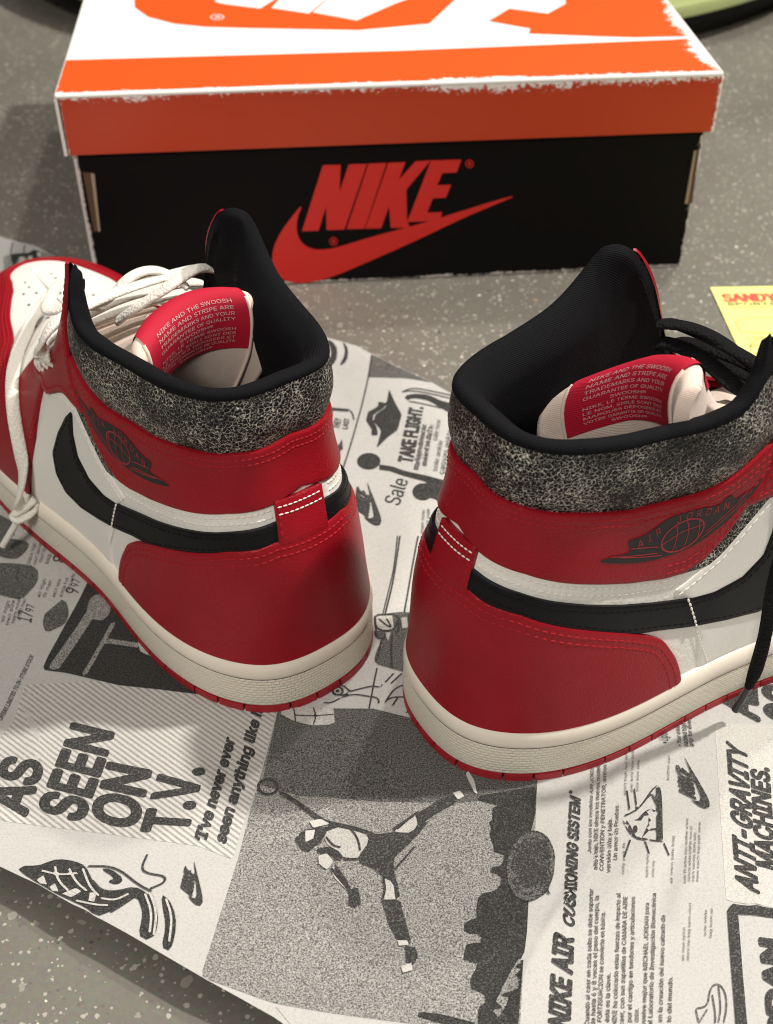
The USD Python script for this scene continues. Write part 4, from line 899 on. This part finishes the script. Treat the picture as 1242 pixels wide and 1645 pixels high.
    s.stitches([shifted(STRAPBOT[1:7], -2.0), shifted(STRAPBOT[1:7], -4.3)] + [LineString([(-x_, y_) for x_, y_ in shifted(STRAPBOT[1:7], d).coords]) for d in (-2.0, -4.3)], .15, M['white_thread'], R)
    # side stripes
    for sg in (1, -1):
        w = STRIPE if sg > 0 else mir(STRIPE)
        sp = s.panel('side_stripe', w, 1.5, -.2, M['black'], edge=.7, rounding=.8, label='black leather side stripe')
        ring_ = Polygon(np.asarray(w, float) * [1, WV]).buffer(-1.7)
        for g in getattr(ring_, 'geoms', [ring_]): s.stitches([LineString(g.exterior.coords)], 1.45, M['black_thread'], sp, r=.3)
        seam = [(95.6, .312), (96.6, .28), (97.6, .24), (98.7, .194)]
        s.stitches([seam if sg > 0 else mir(seam)], 1.7, M['white_thread'], sp, pitch=1.9, length=1.5, r=.45)
        seam = [(98.8, .19), (102, .1), (107, .0)]
        s.stitches([seam if sg > 0 else mir(seam)], .8, M['white_thread'], R, pitch=1.9, length=1.4, r=.25)
    # heel counter and pull tab
    ct = mir(CTOP[::-1])[:-1] + CTOP
    hc = s.panel('heel_counter', ct + CFRONT + mir(CFRONT[::-1]), 2.1, -.3, M['red'], edge=.8, rounding=1.2, label='plain red leather heel counter')
    full = mir(CFRONT[::-1]) + ct + CFRONT
    s.stitches([shifted(full, -2.3), shifted(full, -4.6)], 2.1, M['red_thread'], hc)
    tab = [(14.8, .565), (15.8, .43), (-7.5, .43), (-11, .560)]
    tb = s.panel('heel_tab', tab, 2.3, -.2, M['red'], edge=.9, rounding=.6)
    for dv in (.018, .040):
        s.stitches([[(14.0, .565 - dv), (-10, .560 - dv)]], 2.4, M['white_thread'], tb, pitch=2.5, length=2.1, r=.30)
    s.stitches([[(13.4, .55), (14.2, .44)]], 2.3, M['red_thread'], tb)
    # toe: red mudguard with the white toe box set into it
    TB = Polygon(np.asarray(TOEBOX_L + [(436, .70), (430, .82), (428, 1.0), (196, 1.0), (194, .82), (188, .64)], float) * [1, WV])
    guard = Polygon(np.asarray([(159.5, 0), (158, .16), (157, .30), (158, .42), (160, .56), (172, .72), (190, .84), (203, .93), (421, .93), (434, .84), (452, .72), (464, .56), (466, .42), (467, .30), (466, .16), (464.5, 0), (400, 0), (312, 0), (230, 0)], float) * [1, WV])
    mg = s.panel('mudguard', guard.difference(TB), 1.6, -1.5, M['red'], edge=.8, label='red leather mudguard round the toe')
    s.stitches([shifted(TOEBOX_L, -2.2), shifted(TOEBOX_L, -4.4)], 1.6, M['red_thread'], mg)
    s.stitches([shifted([(159.5, .0), (158, .16), (157, .30), (155, .42)], -2.), shifted([(159.5, .0), (158, .16), (157, .30), (155, .42)], -4.2)], 1.6, M['red_thread'], mg)
    tbp = s.panel('toe_box', TB.buffer(1.8).intersection(Polygon([(150, 0), (470, 0), (470, 109.6), (150, 109.6)])), .5, -1.5, M['whiteflat'], step=4, label='white perforated toe box')
    holes = []
    for k, (ub, vb) in enumerate([(268, .93), (261, .97), (258, .87), (253, .92), (244, .84), (236, .89), (276, .90), (270, .86), (283, .88), (230, .82)]):
        for uu_ in {ub, 624 - ub}:
            holes.append(Point(uu_, vb * WV).buffer(.95, 4))
    for h in holes: s.flat('perforation', [h], .58, M['hole'], tbp, step=.9)
    # eyestays
    for sg in (1, -1):
        w = EYESTAY if sg > 0 else mir(EYESTAY)
        es = s.panel('eyestay', w, 2.2, .7, M['red'], edge=.8, rounding=1.5)
        s.stitches([shifted(EYESTAY[1:18], 2.2) if sg > 0 else LineString([(-x_, y_) for x_, y_ in shifted(EYESTAY[1:18], 2.2).coords])], 2.2, M['red_thread'], es)
        for ub, ve in ((143, .92), (150, .615), (158, .645), (166, .68), (175, .72), (185, .765)):
            c = Point(sg * ub, ve * WV)
            s.flat('eyelet', [c.buffer(2.0, 6)], 2.28, M['hole'], es, step=1.2)
        w = [(119, .86), (119, .60), (170, .66), (175, .78), (162, .745), (155, .75), (152, .80), (150, .86), (147.5, .95), (143, .985), (137, .99), (130, .92)]
        w = w if sg > 0 else mir(w)
        Q, T, _, dQ = triangulate(Polygon(np.asarray(w, float) * [1, WV]).buffer(-2).buffer(2), 2., .8)
        N = s.normal(Q[:, 0], Q[:, 1] / WV)
        dp = np.where(np.abs(Q[:, 0]) > 139, -.75, 1.25) + np.where(np.abs(Q[:, 0]) > 139, 4.4, 2.4) * (1 - np.exp(-(dQ / 3.) ** 1.5))
        ep = obj('eyestay_lining', s.finish(s.raw(Q[:, 0], Q[:, 1] / WV) - N * dp[:, None], T, -N), M['lining'], R, smooth=True)
        g = Polygon(np.asarray(w, float) * [1, WV]).buffer(-4.5)
        s.stitches([LineString(g.exterior.coords)], -3.7, M['black_thread'], ep, r=.4)
    # padded black lining that rolls over the collar
    us = np.linspace(-147, 147, 140); prof = []
    vg = np.interp(us, *np.array(GREYTOP).T) - .012; vr = RIM(us)
    k = np.interp(np.abs(us), [0, 100, 132, 147], [1., .95, .55, .30])
    up = np.array([0, 0, 1.])
    rows = [s.on(us, vg, -.5), s.on(us, vg, 0) * .5 + s.on(us, vr, 0) * .5 + s.normal(us, vr) * (-.4 * k)[:, None],
            s.on(us, vr, 0) - s.normal(us, vr) * (1.3 * k)[:, None] + up * (.5 * k)[:, None], s.on(us, vr, 0) - s.normal(us, vr) * (3.4 * k)[:, None] + up * (.7 * k)[:, None],
            s.on(us, vr, 0) - s.normal(us, vr) * (6.6 * k)[:, None] + up * (-1.6 * k)[:, None], s.on(us, vr - .05, 0) - s.normal(us, vr) * (9.2 * k)[:, None],
            s.on(us, vr - .10, 0) - s.normal(us, vr) * (10.8 * k)[:, None], s.on(us, vr - .20, 0) - s.normal(us, vr - .2) * (9.6 * k)[:, None], s.on(us, vr - .34, 0) - s.normal(us, vr - .3) * (6.2 * k)[:, None],
            s.on(us, vr * 0 + .32, 0) - s.normal(us, vr * 0 + .3) * (5.6 * k)[:, None], s.on(us, vr * 0 + .10, 0) - s.normal(us, vr * 0 + .1) * (5.0 * k)[:, None]]
    Rw = np.stack(rows, 1)                                                             # (u, profile, 3)
    tt = np.r_[0, np.cumsum(np.linalg.norm(np.diff(Rw[70], axis=0), axis=1))]
    Rf = CubicSpline(tt, Rw, axis=1)(np.r_[np.linspace(0, tt[6], 26), np.linspace(tt[6], tt[-1], 12)[1:]])
    fr3 = meshkit.fbm(Rf * .05, 3, 11)[..., None] - .5
    F = strip_faces(Rf.shape[0], Rf.shape[1]); V = Rf.reshape(-1, 3)
    ax = np.stack([V[:, 0] * 0 + 90, V[:, 1] * 0, V[:, 2]], 1)
    m = s.finish(V, F); fn = m.face_normals; cen = m.triangles_center; target = s.shape(np.array([[75., 0, 60]]))[0]
    inner = cen[:, 2] < .09
    if (fn[inner] * (target - cen[inner])).sum() < 0: m = trimesh.Trimesh(m.vertices, m.faces[:, ::-1], process=False)
    obj('collar_lining', m, M['lining'], R, smooth=True)
    # --- tongue: outer face from the throat up to the top, over the edge and down the inside
    profile = np.array([(186, 68), (164, 81), (142, 93), (122, 103), (106, 113), (94, 124), (84.5, 138), (78.5, 143.8), (73.5, 142.5), (71.5, 137), (73, 127), (77, 115), (83, 101), (91, 86), (100, 74)], float)
    dd = np.r_[0, np.cumsum(np.linalg.norm(np.diff(profile, axis=0), axis=1))]
    ring_sp = CubicSpline(dd, profile); tau_top = dd[7]
    inner_x = lambda z_: np.interp(z_, profile[8:, 1][::-1], profile[8:, 0][::-1])
    tw = TONGUE_TILT[side]
    def tongue_pt(ss, tau, off=0.):
        ss, tau = np.broadcast_arrays(np.asarray(ss, float), np.asarray(tau, float))
        q = ring_sp(np.clip(tau, 0, dd[-1])); X, Z = q[..., 0], q[..., 1]
        tg = ring_sp(np.clip(tau, 0, dd[-1]), 1); nx_, nz_ = -tg[..., 1], tg[..., 0]; ln = np.hypot(nx_, nz_); sgn = -1.
        nx_, nz_ = sgn * nx_ / ln, sgn * nz_ / ln
        X = X + nx_ * off; Z = Z + nz_ * off
        thin = np.clip((np.abs(ss) - .55) / .45, 0, 1) ** 1.6
        lim = inner_x(np.clip(Z, 76, 140)) + 7.5
        X = np.where((tau < tau_top) & (X > lim) & (X < 135), X * (1 - thin) + lim * thin, X)
        wd = np.where(ss > 0, np.interp(X, [70, 100, 130, 160, 192], [27, 28, 25, 21, 16]), np.interp(X, [70, 100, 130, 160, 192], [21.5, 22, 21, 20, 16]))
        fade = np.clip((Z - 60) / 60, 0, 1) * np.clip((150 - X) / 50, 0, 1)
        Y = wd * ss + tw[4] * fade
        X = X - 13 * ss ** 2 * fade + tw[0] * ss * fade
        Z = Z - (3 * ss ** 2 + 3.5 * np.clip((np.abs(ss) - .8) / .2, 0, 1) ** 2) * fade + tw[1] * ss * fade
        return np.stack([X + tw[2] * fade, Y, Z + tw[3] * np.clip((150 - X) / 50, 0, 1)], -1)
    S_, T_ = np.meshgrid(np.linspace(-1, 1, 41), np.linspace(0, dd[-1], 110), indexing='ij')
    V = tongue_pt(S_, T_); nS, nT = S_.shape
    F = strip_faces(nS, nT); V = V.reshape(-1, 3); F = np.concatenate([F[:, [0, 1, 2]], F[:, [0, 2, 3]]])
    caps = []
    for e in (0, nS - 1):                                                              # rounded foam edge
        idx = e * nT + np.arange(nT); mid0 = len(V); half = nT // 2
        rim_pts = V[idx]; k_ = int(np.argmin(np.abs(T_[0] - tau_top)))
        ctr = np.array([(V[idx[i]] + V[idx[min(nT - 1, max(0, 2 * k_ - i))]]) / 2 for i in range(nT)]) + [0, (2.2 if e else -2.2), 0]
        V = np.concatenate([V, ctr]); ii = np.arange(nT - 1)
        caps.append(np.stack([idx[ii], idx[ii + 1], mid0 + ii + 1], 1)); caps.append(np.stack([idx[ii], mid0 + ii + 1, mid0 + ii], 1))
        if not e: caps[-1], caps[-2] = caps[-1][:, ::-1], caps[-2][:, ::-1]
    F = np.concatenate([F] + caps)
    m = s.finish(V, F); m.fix_normals()
    c_ = m.triangles_center; topf = c_[:, 2] > c_[:, 2].max() - .003
    if (m.face_normals[topf, 2]).sum() < 0: m = trimesh.Trimesh(m.vertices, m.faces[:, ::-1], process=False)
    tongue = obj('tongue', m, M['cream_textile'], R, smooth=60, label='cream padded tongue')
    seamp = [tongue_pt(np.full(30, q_), np.linspace(tau_top + 4, dd[-1] - 4, 30), .25) for q_ in (-.78, .78)]
    for sp_ in seamp: obj('seam_piping', tube(s.shape(sp_), .0007, n=6), M['cream_textile'], tongue, smooth=True)
    S_, T_ = np.meshgrid(np.linspace(-.78, .78, 34), np.linspace(tau_top - 15, tau_top + 26, 42), indexing='ij')
    V = tongue_pt(S_, T_, .7); m = s.finish(V.reshape(-1, 3), strip_faces(*S_.shape))
    c_ = m.triangles_center; topf = c_[:, 2] > c_[:, 2].max() - .003
    if (m.face_normals[topf, 2]).sum() < 0: m = trimesh.Trimesh(m.vertices, m.faces[:, ::-1], process=False)
    lab = obj('tongue_label', m, M['label'], tongue, smooth=True)
    lines = ['NIKE AND THE SWOOSH', 'NAME AND STRIPE ARE', 'TRADEMARKS AND YOUR', 'GUARANTEE OF QUALITY', 'SWOOSH\u00ae', 'NIKE, LE TERME SWOOSH', 'LE NOM, SIGLE SONT DES', 'MARQUES DEPOSEES ET', 'VOTRE GARANTIE DE QUALITE', 'SWOOSH\u00ae']
    for i, tx in enumerate(lines):
        tm = meshkit.text_mesh(tx, 1., .05); f = tm.faces[tm.face_normals[:, 2] > .9]; w_ = tm.vertices[:, 0].max()
        width = min(1.0, w_ / 15.5) * 27.
        tvx = (tm.vertices[:, 0] / w_ - .5) * width; tvy = tm.vertices[:, 1]
        ss = tvx / 23.5 * side * -1.                                                     # reads from the wearer's left
        V = tongue_pt(ss, tau_top + 6.6 + i * 2.0 - tvy * 1.15, 1.0)
        used = np.unique(f); rm = np.zeros(len(V), int); rm[used] = np.arange(len(used))
        m = s.finish(V[used], rm[f])
        back = s.shape(np.array([[-60., 0, 140]]))[0]
        if (m.face_normals * (back - m.triangles_center)).sum() < 0: m = trimesh.Trimesh(m.vertices, m.faces[:, ::-1], process=False)
        obj('label_lettering', m, M['thread_white'], lab)
    th = np.linspace(0, 2 * np.pi, 18)
    obj('registered_mark', tube(s.shape(tongue_pt(.46 + .035 * np.cos(th), tau_top - 5 + 1.3 * np.sin(th), 1.)), .00022, n=5, cap=False), M['thread_white'], lab)
    # --- winged ball on the outer side of the strap
    wing = Polygon(chaikin(np.asarray(WING, float) * [1, WV], 1)).buffer(0)
    em = s.flat('winged_emblem', [wing], 1.86, M['emblem_black'], st)
    ball = Point(0, 0).buffer(1, 16); from_ = shapely.affinity
    ball = from_.translate(from_.rotate(from_.scale(ball, 8.3, 5.3), 6), 92.0, 59.0)
    lines_ = [ball.boundary.buffer(.26)]
    for dx in (-.55, .0, .55):
        c_ = [(92.0 + 8.2 * (dx + .25 * math.cos(q_)) , 59.0 + 5.1 * math.sin(q_)) for q_ in np.linspace(-1.3, 1.3, 12)]
        lines_.append(LineString(c_).buffer(.16).intersection(ball))
    lines_.append(LineString([(83.5, 57.6), (91.5, 60.4), (100.2, 60.6)]).buffer(.16).intersection(ball))
    wl = [[(66, 56.4), (76, 53.8), (86, 52.0)], [(70, 55.0), (80, 52.2), (88, 50.8)], [(105, 54.0), (113, 57.5), (121, 61.)], [(103, 52.2), (112, 55.6), (119, 58.6)], [(74, 56.8), (86, 54.2)]]
    lines_ += [LineString(chaikin(np.array(w_) + [-3.4, 3.2], 2, False)).buffer(.16) for w_ in wl]
    s.flat('emblem_lines', lines_, 1.95, M['emblem_red'], em, step=1.0)
    base = LineString(np.asarray(TEXTBASE, float) * [1, WV]); word = 'AIR JORDAN'
    for i, ch in enumerate(word):
        if ch == ' ': continue
        f_ = (i + .5) / len(word); f_ = f_ if side < 0 else 1 - f_
        c_ = np.array(base.interpolate(f_, normalized=True).coords[0]); c2 = np.array(base.interpolate(min(1, f_ + .02), normalized=True).coords[0]); c1 = np.array(base.interpolate(max(0, f_ - .02), normalized=True).coords[0])
        t_ = (c2 - c1) / np.linalg.norm(c2 - c1); n_ = np.array([-t_[1], t_[0]]); d_ = t_ if side < 0 else -t_
        tm = meshkit.text_mesh(ch, 2.7, .05); f = tm.faces[tm.face_normals[:, 2] > .9]; v2 = tm.vertices[:, :2] - [tm.vertices[:, 0].max() / 2, 0]
        Q = c_ + np.outer(v2[:, 0] * .95, d_) + np.outer(v2[:, 1], n_); N = s.normal(Q[:, 0], Q[:, 1] / WV)
        used = np.unique(f); rm = np.zeros(len(Q), int); rm[used] = np.arange(len(used))
        obj('emblem_letter', s.finish((s.raw(Q[:, 0], Q[:, 1] / WV) + N * 1.98)[used], rm[f], N[used]), M['emblem_red'], em)
    # --- laces across the throat
    for i, (ub, ve, th_) in enumerate(((150, .615, .745), (158, .645, .735), (166, .68, .75), (175, .72, .785), (185, .765, .84))):
        a0, a1 = s.on(ub, ve + .02, 4.4), s.on(ub + .5, th_, 5.4)
        b0, b1 = s.on(-ub, ve + .02, 4.4), s.on(-ub - .5, th_, 5.4)
        mid = (a1 + b1) / 2 + [1 + (i % 2) * 2, 0, 5.]
        pth = spline([s.on(ub, ve, -1.5), s.on(ub, ve + .004, 1.8), a0, a1, a1 * .55 + mid * .45 + [0, 0, 2.0], mid, b1 * .55 + mid * .45 + [0, 0, 2.0], b1, b0, s.on(-ub, ve + .004, 1.8), s.on(-ub, ve, -1.5)], 50)
        obj('lace_bar', tube(s.shape(pth), .0030, .0012, n=10), s.lace, R, smooth=True)
    for nm, pts, zz, wdt, thick, ag in LOOSE[side]:
        if zz is None:
            P3 = np.array([s.world_px([q_[0]], [q_[1]])[0] if len(q_) == 2 else s.shape(s.on(*q_)) for q_ in pts])
        else: P3 = s.world_px(pts, zz)
        pth = spline(P3, 90)
        ll = obj('lace_end', tube(pth, wdt, thick, n=12), s.lace, R, smooth=True)
        if ag is not None:
            A3 = s.world_px(ag[0], ag[1]); obj('aglet', tube(spline(A3, 10), .0014, n=10), s.aglet, ll, smooth=40)
    return s

import shapely.affinity
TONGUE_TILT = {1: (2., -4., 0., -9., 0.), -1: (5., 16., 0., -8.5, 3.)}
z1 = lambda p: zoomed(p, 0, 330, 2.003)
z3 = lambda p: zoomed(p, 640, 380, 2.063)
LOOSE = {1: [('arch', z1([(600, 262), (550, 225), (490, 208), (430, 225), (385, 262), (350, 300), (290, 320), (235, 318)]), [.112, .118, .122, .122, .119, .115, .112, .111], .0027, .0013, None), ('front', z1([(690, 205), (640, 203), (590, 225), (545, 258), (490, 296), (430, 335), (380, 372)]), [.124, .127, .128, .126, .122, .117, .112], .0031, .0014, None),
             ('long', [((128, 480), .112), ((110, 491), .110), (240, .94, 9.), (233, .86, 6.), (211, .78, 4.5), (192, .67, 4.), (179, .533, 4.), (169, .388, 4.), (161, .263, 4.5), (157, .154, 5.5), (156, .06, 8.), ((47, 824), .018)], None, .0027, .0012, None),
             ('tip', z1([(118, 955), (105, 985), (80, 1005), (52, 1010), (44, 1000), (62, 985), (90, 968), (112, 945)]), [.026, .022, .020, .019, .020, .022, .025, .028], .0020, .0014, (z1([(52, 1022), (30, 1060), (8, 1096)]), [.016, .011, .006]))],
         -1: [('upper', z3([(800, 292), (870, 290), (950, 297), (1030, 325), (1100, 368), (1160, 415), (1230, 470), (1300, 540)]), [.124, .126, .127, .126, .124, .121, .117, .112], .0029, .0013, None),
              ('broad', z3([(810, 352), (880, 352), (950, 372), (1010, 405), (1060, 445), (1110, 490), (1160, 520), (1240, 560)]), [.116, .117, .118, .118, .117, .116, .114, .110], .0038, .0014, None),
              ('hanging', [(1290, 800), (1262, 870), (1246, 930), (1236, 980), (1227, 1030), (1219, 1060), (1209, 1090), (1204, 1101)], [.118, .102, .085, .066, .048, .037, .026, .022], .0024, .0016, ([(1205, 1100), (1193, 1121), (1181, 1141)], [.022, .014, .007]))]}
make_sneaker(name='high_top_sneaker', label='left red, white and black high-top sneaker with cream white laces, toe to the upper left', lace=M['lace_white'], aglet=M['aglet_white'], lace_name='white', kz=.975, **SHOE_L)
make_sneaker(name='high_top_sneaker', label='right red, white and black high-top sneaker with black laces, cut off by the right edge', lace=M['lace_black'], aglet=M['aglet_black'], lace_name='black', kz=1.025, **SHOE_R)
